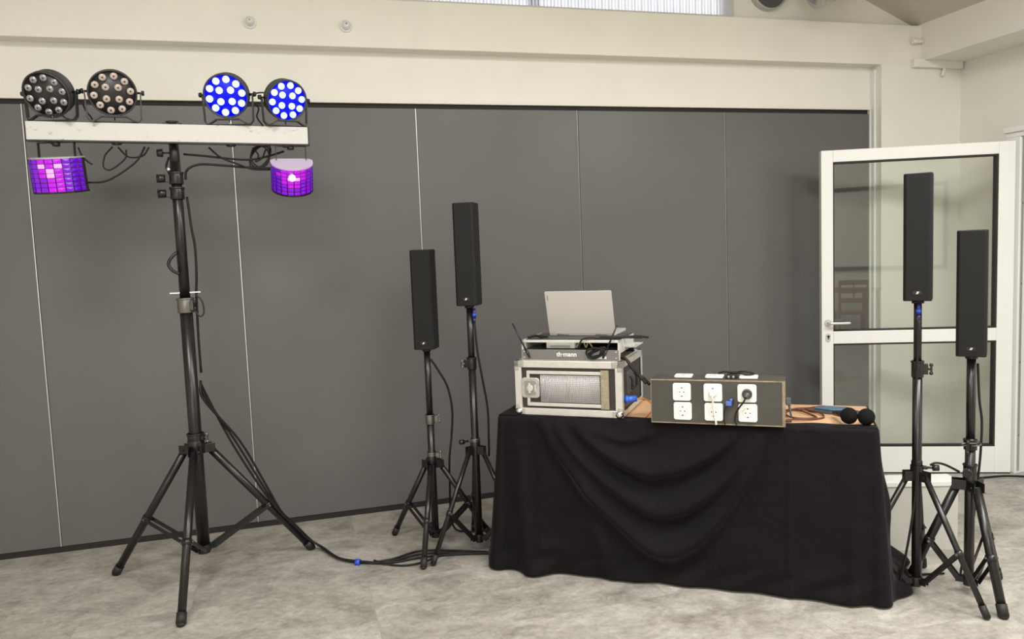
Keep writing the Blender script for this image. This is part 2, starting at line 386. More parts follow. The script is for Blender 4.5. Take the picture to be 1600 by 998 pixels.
# ------------------------------------------------------------------ tripod stands
def stand(name, P, feet, hub_z, sec, lr, pole_bottom, label, group, joint=.56, knobs=(), hub_r=None, hub_mat=BLACKM, cat='speaker stand'):
    P = Vector((P[0], P[1], 0)); t = empty(name, P); tag(t, label, cat, group)
    r0 = sec[0][2]; hub_r = hub_r or r0 * 1.35
    for i, (a, b, r) in enumerate(sec):
        MB().cyl((0, 0, a), (0, 0, b), r, n=20).build('lower_pole' if i == 0 else 'upper_pole', BLACKM, t)
    hb = MB().cyl((0, 0, hub_z - .03), (0, 0, hub_z + .035), hub_r, n=20).cyl((0, 0, hub_z + .035), (0, 0, hub_z + .055), hub_r * .86, n=20)
    joints = []
    for fx, fy in feet:
        f = Vector((fx, fy, 0)) - P; d = Vector((f.x, f.y, 0)).normalized(); sd = Vector((-d.y, d.x, 0))
        a = d * (hub_r + lr * 1.1) + Vector((0, 0, hub_z - .012)); b = Vector((f.x, f.y, .012)); joints.append((a, b, d, sd))
        M_ = Matrix.Translation((0, 0, hub_z - .004)) @ Matrix.Rotation(math.atan2(d.y, d.x), 4, 'Z')
        for sg in (-1, 1):
            hb.box(hub_r * .5, hub_r + lr * 2.3, sg * lr * 1.15 - .002, sg * lr * 1.15 + .002, -.026, .016, M_)
        hb.cyl(a - sd * lr * 1.5, a + sd * lr * 1.5, .005, n=8)
    hb.build('hub', hub_mat, t, .0015)
    lc = MB().cyl((0, 0, pole_bottom), (0, 0, pole_bottom + .03), r0 * 1.25, n=20)
    lc.cyl((0, 0, pole_bottom - .012), (0, 0, pole_bottom), r0 * 1.05, n=16)
    for a, b, d, sd in joints:
        M_ = Matrix.Translation((0, 0, pole_bottom + .012)) @ Matrix.Rotation(math.atan2(d.y, d.x), 4, 'Z')
        for sg in (-1, 1): lc.box(r0 * .6, r0 + .03, sg * .010 - .0015, sg * .010 + .0015, -.012, .014, M_)
    lc.build('bottom_collar', hub_mat, t, .001)
    for a, b, d, sd in joints:
        ax = (b - a).normalized()
        lg = MB().cyl(a, b - ax * .02, lr, n=16).build('leg', BLACKM, t)
        ft = MB().cyl(b - ax * .045, b + ax * .002, lr * 1.18, n=16).sphere(b, lr * 1.16, sz=.7, n=12).build('rubber_foot', RUBBER, lg)
        j = a.lerp(b, joint)
        MB().cyl(j - ax * .014, j + ax * .014, lr * 1.2, n=16).build('leg_clip', hub_mat, lg)
        e = d * (r0 + .018) + Vector((0, 0, pole_bottom + .012))
        br = MB()
        u = (e - j).normalized(); up = u.cross(sd).normalized(); Mb = Matrix((( *u, 0), (*sd, 0), (*up, 0), (0, 0, 0, 1))).transposed(); Mb = Matrix.Translation(j) @ Mb
        Ln = (e - j).length
        br.box(-.005, Ln, -lr - .004, -lr - .0005, -.009, .009, Mb).box(-.005, Ln, lr + .0005, lr + .004, -.009, .009, Mb)
        br.cyl(j - sd * (lr + .006), j + sd * (lr + .006), .005, n=8).cyl(e - sd * (lr + .004), e + sd * (lr + .004), .004, n=8)
        brace = br.build('brace', BLACKM, t)
        for sg in (-1, 1): MB().cyl(j + sd * sg * (lr + .0055), j + sd * sg * (lr + .009), .0055, n=10).build('rivet', GREYM, brace)
    for kn in knobs: kn(t)
    return t
def clamp(z, r, h=.05, ang=180, m=BLACKM, knob='wing', km=BLACKM, kr=.018, L=.05):
    def f(t):
        c = MB().cyl((0, 0, z - h/2), (0, 0, z + h/2), r * 1.28, n=20).cyl((0, 0, z + h/2 - .008), (0, 0, z + h/2), r * 1.42, n=20)
        d = Vector((math.cos(R_(ang)), math.sin(R_(ang)), 0)); sd = Vector((-d.y, d.x, 0))
        c.box(r * .8, r * 1.28 + .016, -.011, .011, -h * .32, h * .32, Matrix.Translation((0, 0, z)) @ Matrix.Rotation(R_(ang), 4, 'Z'))
        c = c.build('clamp', m, t, .0012)
        k = MB(); a = d * (r * 1.28 + .012) + Vector((0, 0, z)); b = d * (r * 1.28 + L) + Vector((0, 0, z))
        k.cyl(a, b, .005, n=10)
        if knob == 'wing':
            M_ = Matrix.Translation(b) @ Matrix.Rotation(R_(ang), 4, 'Z')
            k.box(-.004, .004, -.006, .006, -kr * 1.2, kr * 1.2, M_).sphere(b + Vector((0, 0, kr * 1.1)), .008, n=8).sphere(b - Vector((0, 0, kr * 1.1)), .008, n=8)
        elif knob == 'drum':
            k.cyl(b - d * .035, b, kr * .9, kr, n=12)
        elif knob == 'round':
            k.cyl(b - d * .012, b + d * .012, kr, kr * .92, n=10)
        k.build('knob', km, c)
    return f
def rot_feet(P, r, angs): return [(P[0] + r * math.cos(R_(a)), P[1] + r * math.sin(R_(a))) for a in angs]

GS = 'speaker tripod stands'
P1 = (.682, -.671)
stand('speaker_stand', P1, [(.494, -.428), (.566, -.955), (.987, -.629)], .455, [(.055, .70, .019), (.68, 1.045, .0165)], .0145, .06,
      'black tripod stand with leftmost, shorter column speaker on it, left of the table', GS,
      knobs=[clamp(.685, .019, .05, 0, GREYM, 'wing', GREYM, .014, .022), clamp(.495, .019, .03, -20, GREYM, 'wing', GREYM, .014, .022)])
P2 = (.885, -.82)
stand('speaker_stand', P2, rot_feet(P2, .29, (203, 83, 318)), .545, [(.055, .97, .019), (.95, 1.268, .0165)], .0125, .06,
      'black tripod stand of the tall column speaker, right against the left end of the table', GS,
      knobs=[clamp(.985, .0185, .06, 190, BLACKM, 'wing', GREYM, .014, .03), clamp(.585, .019, .02, 190, GREYM, 'round', BLACKM, .013, .05)])
P3 = (2.54, -2.01)
stand('speaker_stand', P3, [(2.776, -1.804), (2.619, -2.296), (2.255, -1.90)], .535, [(.045, 1.0, .019), (.97, 1.265, .0155)], .0125, .05,
      'black tripod stand of the tall speaker right of the table, next to the cloth', GS,
      knobs=[clamp(.985, .0185, .07, -40, BLACKM, 'wing', BLACKM, .016, .028), clamp(.56, .0185, .02, -30, BLACKM, 'round', BLACKM, .014, .05)])
P4 = (2.748, -2.083)
s4 = stand('speaker_stand', P4, [(2.581, -1.917), (2.688, -2.31), (2.974, -2.021)], .49, [(.045, .68, .020), (.66, 1.025, .0175)], .018, .05,
      'rightmost black tripod stand with thick legs, in front of the glazed door', GS,
      knobs=[clamp(.655, .020, .045, 215, BLACKM, 'wing', BLACKM, .02, .04), clamp(.545, .020, .05, 215, BLACKM, 'round', BLACKM, .02, .035)])
MB().tube([(.0, -.03, .665), (-.03, -.035, .67), (-.07, -.03, .672), (-.06, -.02, .66), (.02, -.03, .655), (.035, -.01, .665)], .003, n=6).build('wire_pin', GREYM, s4)

# ------------------------------------------------------------------ column speakers
def grille_mat():
    M = bpy.data.materials.new('perforated_grille'); M.use_nodes = True
    nt = M.node_tree; b = nt.nodes['Principled BSDF']; N = nt.nodes.new; L = nt.links.new
    tc = N('ShaderNodeTexCoord'); vo = N('ShaderNodeTexVoronoi'); vo.inputs['Scale'].default_value = 190; vo.inputs['Randomness'].default_value = .0
    L(tc.outputs['Object'], vo.inputs['Vector'])
    cr = N('ShaderNodeValToRGB'); e = cr.color_ramp.elements; e[0].position = .30; e[0].color = (.006, .006, .006, 1); e[1].position = .42; e[1].color = (.013, .0125, .012, 1)
    L(vo.outputs['Distance'], cr.inputs['Fac']); L(cr.outputs[0], b.inputs['Base Color'])
    b.inputs['Roughness'].default_value = .55; b.inputs['Specular IOR Level'].default_value = .22; return M
GRILLE = grille_mat()
CAB = mat('speaker_cabinet', (.011, .0105, .010), .55, spec=.3, bump=.2, bscale=500)
def speaker(P, z0, z1, yaw, label, w=.108, d=.125):
    t = empty('column_speaker', (P[0], P[1], z0), yaw); tag(t, label, 'speaker', 'slim black column speakers')
    h = z1 - z0
    MB().box(-w/2, w/2, -d/2 + .012, d/2, 0, h).build('cabinet', CAB, t, .005)
    gm = MB(); poly = [(-w/2 + .002, 0), (w/2 - .002, 0), (w/2 - .002, .006), (w/2 - .012, .013), (-w/2 + .012, .013), (-w/2 + .002, .006)]
    Mg = Matrix(((1,0,0,0),(0,-1,0,-d/2 + .013),(0,0,1,0),(0,0,0,1)))
    gm.prism(poly, .004, h - .004, Mg)
    gm.build('grille', GRILLE, t)
    bd = MB().prism(rrect(.034, .014, .003, 0, .036), d/2 - .002, d/2 + .0015, FACE).build('badge', BLACKP, t)
    MB().prism([(-.006, .031), (.003, .031), (.008, .041), (-.001, .041)], d/2 + .001, d/2 + .0025, FACE).build('emblem', CHROME, bd)
    MB().cyl((0, 0, -.012), (0, 0, .0), .024, n=20).build('pole_socket', BLACKP, t)
    return t
speaker(P1, 1.057, 1.571, R_(-9.6 - 14), 'shorter black column speaker, leftmost of the four, left of the table')
speaker(P2, 1.280, 1.795, R_(-13 - 14), 'tall black column speaker directly behind the left end of the table')
speaker(P3, 1.275, 1.800, R_(-43.3 - 2), 'tall black column speaker between the draped table and the rightmost speaker')
speaker(P4, 1.035, 1.560, R_(-46.4 - 2), 'lower black column speaker, rightmost of the four, in front of the door', w=.112)
BLUE = mat('blue_plastic', (.02, .07, .55), .4)
for P, dx in ((P2, .018), (P3, -.016)):
    t = empty('speaker_plug', (P[0] + dx, P[1] - .022, 1.215))
    tag(t, 'dark blue plug under the tall speaker ' + ('left' if P is P2 else 'right') + ' of the table', 'plug', 'plugs under the speakers')
    MB().cyl((0, 0, 0), (0, 0, .05), .009, n=14).cyl((0, 0, -.02), (0, 0, 0), .005, .008, n=12).build('plug_body', mat('navy_plastic', (.02, .02, .12), .4), t)
    MB().cyl((0, 0, .01), (0, 0, .024), .0105, n=14).build('colour_ring', BLUE, t)

# ------------------------------------------------------------------ lighting stand with crossbar
PL = (-.463, -.70)
def cable_loop(t):
    MB().tube([(.05, -.03, 1.40), (.075, -.03, 1.37), (.082, -.03, 1.32), (.068, -.03, 1.295), (.05, -.03, 1.31), (.036, -.03, 1.35)], .004, n=8).build('safety_loop', BLACKP, t)
    MB().box(-.065, .07, -.006, .006, 1.408, 1.412).build('lock_pin', CHROME, t)
def webstrap(t):
    MB().tube([(-.02, -.02, 1.60), (-.045, -.03, 1.575), (-.058, -.03, 1.545), (-.04, -.03, 1.515), (-.015, -.025, 1.50)], .008, n=6).build('cable_strap', BLACKP, t)
ls = stand('lighting_stand', PL, [(-.91, -.454), (-.522, -1.176), (.044, -.47)], .665, [(.165, 1.38, .029), (1.36, 2.02, .0235), (1.86, 2.185, .019)], .0185, .155,
      'tall black tripod lighting stand carrying a white crossbar, on the floor at left', None, .55, cat='lighting stand',
      knobs=[clamp(.715, .029, .04, -35, BLACKM, 'wing', GREYM, .016, .03), clamp(1.35, .029, .07, -40, GREYM, 'wing', BLACKM, .014, .02),
             clamp(1.945, .0245, .055, 180, BLACKM, 'drum', BLACKM, .021, .052), clamp(1.875, .0245, .055, 180, BLACKM, 'drum', BLACKM, .021, .052), cable_loop, webstrap])
MB().cyl((0, 0, 1.99), (0, 0, 2.12), .022, n=20).cyl((0, 0, 2.195), (0, 0, 2.205), .03, n=20).box(-.04, .04, -.02, .02, 2.19, 2.198).build('adapter_tube', BLACKP, ls)
MB().cyl((-.02, 0, 2.062), (-.055, 0, 2.062), .004, n=8).cyl((-.05, 0, 2.062), (-.075, 0, 2.062), .02, .017, n=10).build('fixing_knob', BLACKP, ls)
MB().sphere((-.028, -.012, 1.985), .011, n=10).build('bolt_head', CHROME, ls)
BARM = bpy.data.materials.new('scratched_white_bar'); BARM.use_nodes = True
nt = BARM.node_tree; b = nt.nodes['Principled BSDF']; tc = nt.nodes.new('ShaderNodeTexCoord')
mp = nt.nodes.new('ShaderNodeMapping'); mp.inputs['Scale'].default_value = (14, 6, 30); n = nt.nodes.new('ShaderNodeTexNoise'); n.inputs['Scale'].default_value = 1; n.inputs['Detail'].default_value = 9; n.inputs['Roughness'].default_value = .75
cr = nt.nodes.new('ShaderNodeValToRGB'); cr.color_ramp.elements[0].position = .345; cr.color_ramp.elements[0].color = (.26, .24, .20, 1); cr.color_ramp.elements[1].position = .41; cr.color_ramp.elements[1].color = (.56, .55, .515, 1)
nt.links.new(tc.outputs['Object'], mp.inputs[0]); nt.links.new(mp.outputs[0], n.inputs['Vector']); nt.links.new(n.outputs['Fac'], cr.inputs[0]); nt.links.new(cr.outputs[0], b.inputs['Base Color']); b.inputs['Roughness'].default_value = .35
bar = MB().box(-.597, .597, -.022, .022, -.040, .040).build('crossbar', BARM, ls, .003)
bar.location = (.010, -.052, 2.142); bar.rotation_euler = (0, R_(1.0), 0)
MB().box(-.602, -.597, -.024, .024, -.043, .02).build('end_cap', BLACKP, bar); MB().box(.597, .603, -.024, .024, -.043, .041).build('end_cap', BLACKP, bar)
MB().box(-.60, .60, -.018, .018, -.0455, -.0405).build('bottom_rail', BLACKM, bar)
MB().box(-.04, .04, .022, .034, -.035, .035).cyl((0, .015, 0), (0, .03, 0), .01).build('pole_bracket', BLACKM, bar)

YB = -.70 - .052
def bar_z(x): return 2.142 - (x - (-.453)) * math.tan(R_(1.0))

# ------------------------------------------------------------------ PAR lamps
LENS_OFF = mat('warm_led_lens', (.46, .38, .33), .25, spec=.8, noise=.15, nscale=60)
LENS_OFF2 = mat('silver_led_lens', (.42, .41, .42), .12, metal=.6)
LENS_ON = mat('lit_blue_lens', (.3, .6, 1), .3, emit=(.60, .88, 1.0), estr=1.5)
PLATE_BLOOM = mat('plate_blue_bloom', (.005, .005, .12), .4, spec=.2, emit=(.0, .0, 1.0), estr=.75)  # blue emission put into the plate stands for bloom from the LEDs
EYE = mat('led_core', (.03, .03, .03), .3)
def par_lamp(x, z, yaw, pitch, on, warm, label, R=.101):
    t = empty('led_par_lamp', (x, YB, bar_z(x) + .0415)); tag(t, label, 'stage lamp', 'LED PAR lamps on top of the crossbar')
    zc = z - t.location.z
    Z = Matrix.Rotation(yaw, 4, 'Z')
    A = Matrix.Translation((0, 0, zc)) @ Z @ Matrix.Rotation(pitch, 4, 'X') @ Matrix.Rotation(R_(90), 4, 'X')   # local z -> forward (-y)
    prof = [(0, -.040), (R * .55, -.040), (R * .80, -.030)]
    k = -.022
    while k < .01: prof += [(R * .90, k), (R * .97, k + .002), (R * .97, k + .005), (R * .91, k + .007)]; k += .009
    prof += [(R * .98, .014), (R, .018), (R, .042), (R * .96, .046), (R * .93, .040), (R * .92, .036), (0, .036)]
    hs = MB().lathe(prof, A, n=48).build('housing', mat('lamp_housing', (.035, .033, .034), .45), t)
    MB().lathe([(0, .0361), (R * .92, .0361), (R * .92, .0375), (0, .0375)], A, n=48).build('front_plate', PLATE_BLOOM if on else mat('lamp_plate', (.02, .017, .018), .4), t)
    pos = [(R * .74 * math.cos(R_(a)), R * .74 * math.sin(R_(a))) for a in [9 + 36 * i for i in range(10)]] + [(sx * R * .25, sz * R * .25) for sx in (-1, 1) for sz in (-1, 1)]
    for (px, pz) in pos:
        Ml = A @ Matrix.Translation((px, pz, .0375))
        le = MB().lathe([(R * .155, 0), (R * .155, .004), (R * .13, .007), (R * .07, .008), (0, .0082)], Ml, n=16).build('lens', LENS_ON if on else (LENS_OFF if warm else LENS_OFF2), t)
        if not on: MB().lathe([(R * .04, .008), (R * .04, .0092), (0, .0092)], Ml, n=10).build('led_core', EYE, le)
    # double yoke: U bracket hanging below the pivots and a spread foot bracket
    w = R + .012
    yk = MB()
    def strip(pts, wd=.020, th=.0055):
        for p, q in zip(pts, pts[1:]):
            p = Vector(p); q = Vector(q); u = (q - p).normalized(); sd = Vector((0, 1, 0)); up = u.cross(sd).normalized()
            Mb = Z @ Matrix.Translation(p) @ Matrix(((*u, 0), (*sd, 0), (*up, 0), (0, 0, 0, 1))).transposed()
            yk.box(-.002, (q - p).length + .002, -wd/2, wd/2, -th/2, th/2, Mb)
    strip([(-w, 0, zc), (-w + .004, 0, .022), (-w + .018, 0, .004), (w - .018, 0, .004), (w - .004, 0, .022), (w, 0, zc)])
    yk.build('yoke', BLACKM, t, .0008)
    yk = MB()
    strip([(-w * .80, -.03, .003), (-w * .70, -.03, .006), (-w * .45, -.03, .024), (w * .45, -.03, .024), (w * .70, -.03, .006), (w * .80, -.03, .003)], .018, .006)
    yk.build('floor_bracket', BLACKM, t, .0008)
    for sg in (-1, 1):
        pz = Z @ Vector((sg * w, 0, zc)); q = Z @ Vector((sg * (w + .016), 0, zc)); p0 = Z @ Vector((sg * (w - .016), 0, zc))
        MB().cyl(p0, q, .005, n=8).cyl(Z @ Vector((sg * (w + .004), 0, zc)), q, .012, .010, n=12).build('pivot_knob', BLACKP, t)
    MB().cyl((0, 0, -.09), (0, 0, .03), .004, n=8).build('mounting_bolt', CHROME, t)
    MB().cyl((0, 0, -.096), (0, 0, -.084), .014, n=10).sphere((-.014, 0, -.090), .008, n=8).sphere((.014, 0, -.090), .008, n=8).build('wing_nut', BLACKP, t)
    return t
par_lamp(-.944, 2.318, R_(-16), R_(25), False, False, 'unlit round LED lamp with silvery lenses, leftmost on the crossbar')
par_lamp(-.695, 2.325, R_(8), R_(18), False, True, 'unlit round LED lamp with warm beige lenses, second from left on the crossbar')
par_lamp(-.208, 2.322, R_(-10), R_(20), True, False, 'lit blue round LED lamp turned left, third from left on the crossbar')
par_lamp(.045, 2.305, R_(20), R_(20), True, False, 'lit blue round LED lamp at the right end of the crossbar', R=.096)

# ------------------------------------------------------------------ derby effect lights
PUR = [mat('violet_lens_dim', (.02, 0, .08), .25, emit=(.13, 0.0, .50), estr=.9), mat('violet_lens', (.03, 0, .1), .25, emit=(.21, 0, .58), estr=.95),
       mat('magenta_lens', (.1, 0, .1), .25, emit=(.48, .0, .72), estr=1.0), mat('pink_hot_lens', (.4, .2, .4), .3, emit=(.95, .25, .90), estr=1.1)]
def derby(x, R, h, yaw, pitch, zc, pattern, label, topm, hot=None):
    t = empty('derby_light', (x, YB, bar_z(x) - .0465)); tag(t, label, 'effect light', 'effect lights hanging under the crossbar')
    z = zc - t.location.z
    A = Matrix.Translation((0, 0, z)) @ Matrix.Rotation(yaw, 4, 'Z') @ Matrix.Rotation(pitch, 4, 'X')
    NS, NRW = 10, 7
    a0, a1 = R_(180), R_(360)
    def at(i, rad): a = a0 + (a1 - a0) * i / NS; return (rad * math.cos(a), rad * math.sin(a))
    poly = [at(i, R * .985) for i in range(NS + 1)] + [(R * .985, R * .30), (R * .8, R * .5), (-R * .8, R * .5), (-R * .985, R * .30)]
    MB().prism(poly, -h/2, h/2, A).build('housing', BLACKM, t)
    big = [(px * 1.03, py * 1.03) for px, py in poly]
    MB().prism(big, h/2, h/2 + .006, A).build('top_plate', topm, t)
    MB().prism(big, -h/2 - .007, -h/2, A).build('bottom_plate', BLACKM, t)
    lp = MB(); gr = MB()
    for i in range(NS):
        p, q = at(i, R), at(i + 1, R)
        gr.cyl(A @ Vector((*p, -h/2)), A @ Vector((*p, h/2)), .0022, n=6)
        for j in range(NRW):
            lp.mi = pattern(i, j)
            za = -h/2 + h * j / NRW; zb = za + h / NRW
            g2 = .0012
            mx_, my = (p[0] + q[0]) / 2, (p[1] + q[1]) / 2
            f = 1.022
            vs = [lp.bm.verts.new(A @ Vector(c)) for c in ((*p, za + g2), (*q, za + g2), (*q, zb - g2), (*p, zb - g2), (mx_ * f, my * f, (za + zb) / 2))]
            for k in range(4):
                lp.bm.faces.new((vs[k], vs[(k+1) % 4], vs[4])).material_index = lp.mi
    lp.build('lens_panel', PUR, t); gr.build('lens_ribs', mat('dark_violet_rib', (.03, .0, .05), .4), t)
    Zr = Matrix.Rotation(yaw, 4, 'Z'); wy_ = R * .72
    yk = MB()
    yk.box(-wy_, wy_, -.010, .010, -.004, -.001, Zr)
    for sg in (-1, 1): yk.box(sg * wy_ - .0015, sg * wy_ + .0015, -.010, .010, z + h * .25, -.001, Zr)
    yk.build('yoke', BLACKM, t, .0008)
    MB().cyl((0, 0, -.02), (0, 0, .092), .004, n=8).cyl((0, 0, -.018), (0, 0, -.004), .016, n=10).build('mounting_knob', BLACKP, t)
    if hot: 
        sp = A @ Vector((hot[0], -math.sqrt(max(R*R - hot[0]**2, 0)) - .004, hot[1]))
        MB().sphere(sp, .016, n=14).build('led_emitter', mat('white_pink_led', (1, .8, 1), .3, emit=(1.0, .72, 1.0), estr=3.0), t)
    return t
def patL(i, j):
    hs = {(4, 5): 3, (5, 4): 3, (5, 3): 3, (4, 4): 2, (5, 5): 2, (4, 6): 2, (6, 6): 2, (6, 5): 3, (5, 2): 2, (4, 3): 2, (5, 1): 2, (6, 4): 2, (6, 3): 2, (5, 6): 2, (6, 2): 2, (6, 1): 2, (6, 0): 2, (5, 0): 2}
    return hs.get((i, j), 1 if 2 < i < 8 else 0)
def patR(i, j):
    hs = {(4, 4): 3, (5, 4): 3, (4, 5): 2, (5, 5): 2, (6, 5): 2, (3, 5): 2, (3, 4): 2, (2, 5): 2, (5, 3): 2, (4, 3): 2, (5, 2): 2, (4, 2): 2, (6, 4): 2, (6, 6): 2, (5, 6): 2, (4, 6): 2, (3, 6): 2, (3, 3): 2}
    return hs.get((i, j), 1 if 2 < i < 8 else 0)
derby(-.940, .108, .142, R_(-13), R_(9), 1.962, patL, 'purple lit effect light under the left end of the crossbar', mat('derby_top_grey', (.45, .42, .42), .4, metal=.3))
derby(.060, .096, .125, R_(3), R_(27), 1.945, patR, 'purple lit effect light under the right end of the crossbar', mat('derby_top_acrylic', (.55, .45, .62), .35), hot=(-.008, .028))

# ------------------------------------------------------------------ cables
def cable(name, pts, r, label, cat='cable', group=None, m=CABLE, n=8):
    o = MB().tube(pts, r * 1.25, n=n).build(name, m); tag(o, label, cat, group); return o
GC = 'black cables of the lighting stand'
cable('power_cable', [(-.84, -.70, 1.93), (-.76, -.71, 1.935), (-.68, -.71, 1.98), (-.62, -.71, 2.03), (-.585, -.715, 2.088)], .0035, 'black cable curving from the left effect light up to the crossbar', group=GC)
cable('power_cable', [(-.72, -.715, 2.088), (-.755, -.71, 2.05), (-.765, -.71, 2.0), (-.74, -.71, 1.985), (-.70, -.71, 2.01), (-.67, -.71, 2.04), (-.665, -.712, 2.075)], .003, 'black cable loop hanging under the second lamp from the left', group=GC)
cable('power_cable', [(-.86, -.72, 2.085), (-.85, -.71, 2.05), (-.83, -.71, 2.025), (-.81, -.71, 2.01)], .003, 'short black cable end hanging beside the left effect light', group=GC)
cable('power_cable', [(-.70, -.70, 2.088), (-.66, -.695, 2.045), (-.60, -.695, 2.05), (-.57, -.70, 2.088)], .003, 'black cable sagging below the crossbar left of the pole', group=GC)
cable('power_cable', [(-.425, -.69, 2.057), (-.33, -.69, 2.048), (-.22, -.69, 2.035), (-.13, -.69, 2.03), (-.05, -.69, 2.045), (.03, -.70, 2.068)], .004, 'upper black cable running from the pole to the right effect light', group=GC)
cable('power_cable', [(-.425, -.68, 1.94), (-.415, -.68, 1.985), (-.36, -.68, 2.01), (-.26, -.685, 2.005), (-.16, -.69, 1.995), (-.08, -.69, 1.99), (-.02, -.69, 1.988)], .0045, 'black cable arching from the pole clamps to the right effect light', group=GC)
cable('power_cable', [(-.31, -.715, 2.085), (-.26, -.70, 2.04), (-.19, -.70, 2.01), (-.12, -.69, 1.985), (-.04, -.69, 1.982)], .0035, 'thin black cable falling from the crossbar towards the right effect light', group=GC)
cc = []
for k in range(3):
    for i in range(16):
        a = 2 * PI * i / 16; cc.append((-.082 + (.042 + .004 * k) * math.sin(a + .3 * k), -.69 + .004 * k, 2.045 + (.050 + .003 * k) * math.cos(a)))
cable('coiled_cable', cc, .003, 'black cable coiled in a loop under the crossbar near its right end', group=GC)
cable('power_cable', [(-.115, -.70, 2.085), (-.09, -.70, 2.05), (-.105, -.70, 2.02), (-.075, -.70, 2.035), (-.055, -.70, 2.075)], .003, 'black zigzag cable inside the coil under the crossbar', group=GC)
cable('power_cable', [(-.49, -.68, 2.045), (-.505, -.68, 2.0), (-.49, -.68, 1.96), (-.485, -.675, 1.93)], .004, 'black cable beside the top of the pole, left side', group=GC)
cable('power_cable', [(-.10, -.70, 2.30), (-.075, -.70, 2.27), (-.085, -.70, 2.23), (-.06, -.70, 2.188)], .003, 'black cable between the two blue lit lamps', group=GC)
cable('power_cable', [(-.12, -.69, 2.33), (-.07, -.69, 2.345), (-.035, -.69, 2.345)], .003, 'short black link cable between the two blue lit lamps', group=GC)
cable('power_cable', [(-.83, -.70, 2.28), (-.82, -.70, 2.25), (-.80, -.70, 2.22), (-.79, -.71, 2.188)], .003, 'black cable behind the leftmost lamp down to the crossbar', group=GC)
GD = 'cables running down the lighting stand'
cable('power_cable', [(-.424, -.68, 1.86), (-.415, -.68, 1.72), (-.405, -.68, 1.62), (-.408, -.68, 1.48), (-.415, -.675, 1.40), (-.42, -.672, 1.2), (-.42, -.67, 1.02)], .0045, 'black cable bowed out from the upper pole of the lighting stand', group=GD)
legR = (Vector((-.40, -.69, .66)), Vector((.044, -.47, .03)))
for i, off in enumerate((-.02, .0, .02)):
    q = [(-.425, -.672, .98), (-.415, -.67 - off, .93 - .02 * i), (-.29 + off, -.625, .66), (-.18 + off * .8, -.595, .42)]
    for f in (.66, .78, .88, .97):
        p = legR[0].lerp(legR[1], f); q.append((p.x + off * .4, p.y - .02 + off * .3, p.z + .028 - .006 * i))
    q += [(.10, -.51 - off, .012 + .004 * i), (.175, -.68 - off * .6, .008 + .004 * i), (.28, -.783 - off * .2, .009 + .005 * i), (.42, -.81 - off, .008), (.59, -.775 - off * 2.2, .008), (.781, -.828 - off * 1.2, .008), (1.00, -.93, .008 + .003 * i)]
    cable('power_cable', q, .0045, ('left', 'middle', 'right')[i] + ' one of three cables running down the right tripod leg and over the floor', group=GD)
cable('power_cable', [(.34, -.80, .02), (.42, -.86, .008), (.50, -.895, .008), (.585, -.88, .008), (.70, -.83, .010), (.85, -.86, .008)], .004, 'black cable branching off in a low bow around the front foot', group=GD)
t = empty('cable_tie', (.262, -.775, .012), R_(-25)); tag(t, 'bright blue velcro tie around the floor cables', 'cable tie')
MB().cyl((-.012, 0, 0), (.012, 0, 0), .017, n=16).box(-.010, .010, .010, .04, -.009, -.006).build('velcro_band', BLUE, t)
GE = 'speaker cables'
cable('speaker_cable', [(.70, -.68, 1.00), (.73, -.68, .95), (.78, -.68, .85), (.80, -.68, .72), (.79, -.675, .58), (.775, -.67, .46), (.78, -.62, .30), (.79, -.55, .12), (.82, -.50, .02), (.87, -.54, .008), (.97, -.57, .008)], .0045, 'black cable hanging in a bow from the leftmost column speaker', group=GE)
cable('speaker_cable', [(.905, -.83, 1.20), (.912, -.84, 1.05), (.93, -.85, .90), (.95, -.85, .75), (.95, -.85, .60), (.95, -.84, .5)], .0045, 'black cable hanging from the tall speaker left of the table', group=GE)
cable('speaker_cable', [(2.52, -2.03, 1.22), (2.515, -2.035, 1.0), (2.50, -2.035, .82), (2.505, -2.035, .7), (2.515, -2.035, .52), (2.49, -2.03, .3), (2.46, -2.0, .06), (2.50, -1.9, .008), (2.62, -1.86, .008), (2.80, -1.90, .008)], .004, 'black cable hanging down the left side of the tall speaker stand at right', group=GE)
cable('speaker_cable', [(2.775, -2.09, 1.0), (2.78, -2.095, .85), (2.79, -2.10, .75), (2.785, -2.10, .62), (2.78, -2.095, .52), (2.79, -2.06, .3), (2.80, -2.0, .1), (2.84, -1.95, .008)], .004, 'black cable hanging down the right side of the rightmost stand', group=GE)
cable('speaker_cable', [(2.60, -2.02, .565), (2.62, -2.03, .575), (2.66, -2.04, .565), (2.71, -2.065, .535)], .004, 'short black cable bridging the two tripod hubs on the right', group=GE)
cable('floor_cable', [(3.2, -.75, .008), (3.5, -.72, .008), (3.8, -.78, .006), (4.05, -.83, .006), (4.25, -.90, .02), (4.42, -.99, .02), (4.62, -1.03, .02), (4.9, -1.0, .02)], .006, 'black cable lying along the foot of the open door and out through the doorway')

# ------------------------------------------------------------------ table and cloth
TA = R_(-35.5); TL, TD = 1.67, .50
TO = (2.312 - TL * math.cos(TA), -2.04 - TL * math.sin(TA), 0)
t = empty('folding_table', TO, TA); tag(t, 'long narrow table with beech-coloured top under the black cloth', 'table')
WOOD = bpy.data.materials.new('beech_laminate'); WOOD.use_nodes = True
nt = WOOD.node_tree; b = nt.nodes['Principled BSDF']; tc = nt.nodes.new('ShaderNodeTexCoord'); mp = nt.nodes.new('ShaderNodeMapping'); mp.inputs['Scale'].default_value = (2, 30, 30)
n = nt.nodes.new('ShaderNodeTexNoise'); n.inputs['Scale'].default_value = 2; n.inputs['Detail'].default_value = 6
cr = nt.nodes.new('ShaderNodeValToRGB'); cr.color_ramp.elements[0].position = .3; cr.color_ramp.elements[0].color = (.66, .38, .19, 1); cr.color_ramp.elements[1].position = .7; cr.color_ramp.elements[1].color = (.76, .47, .26, 1)
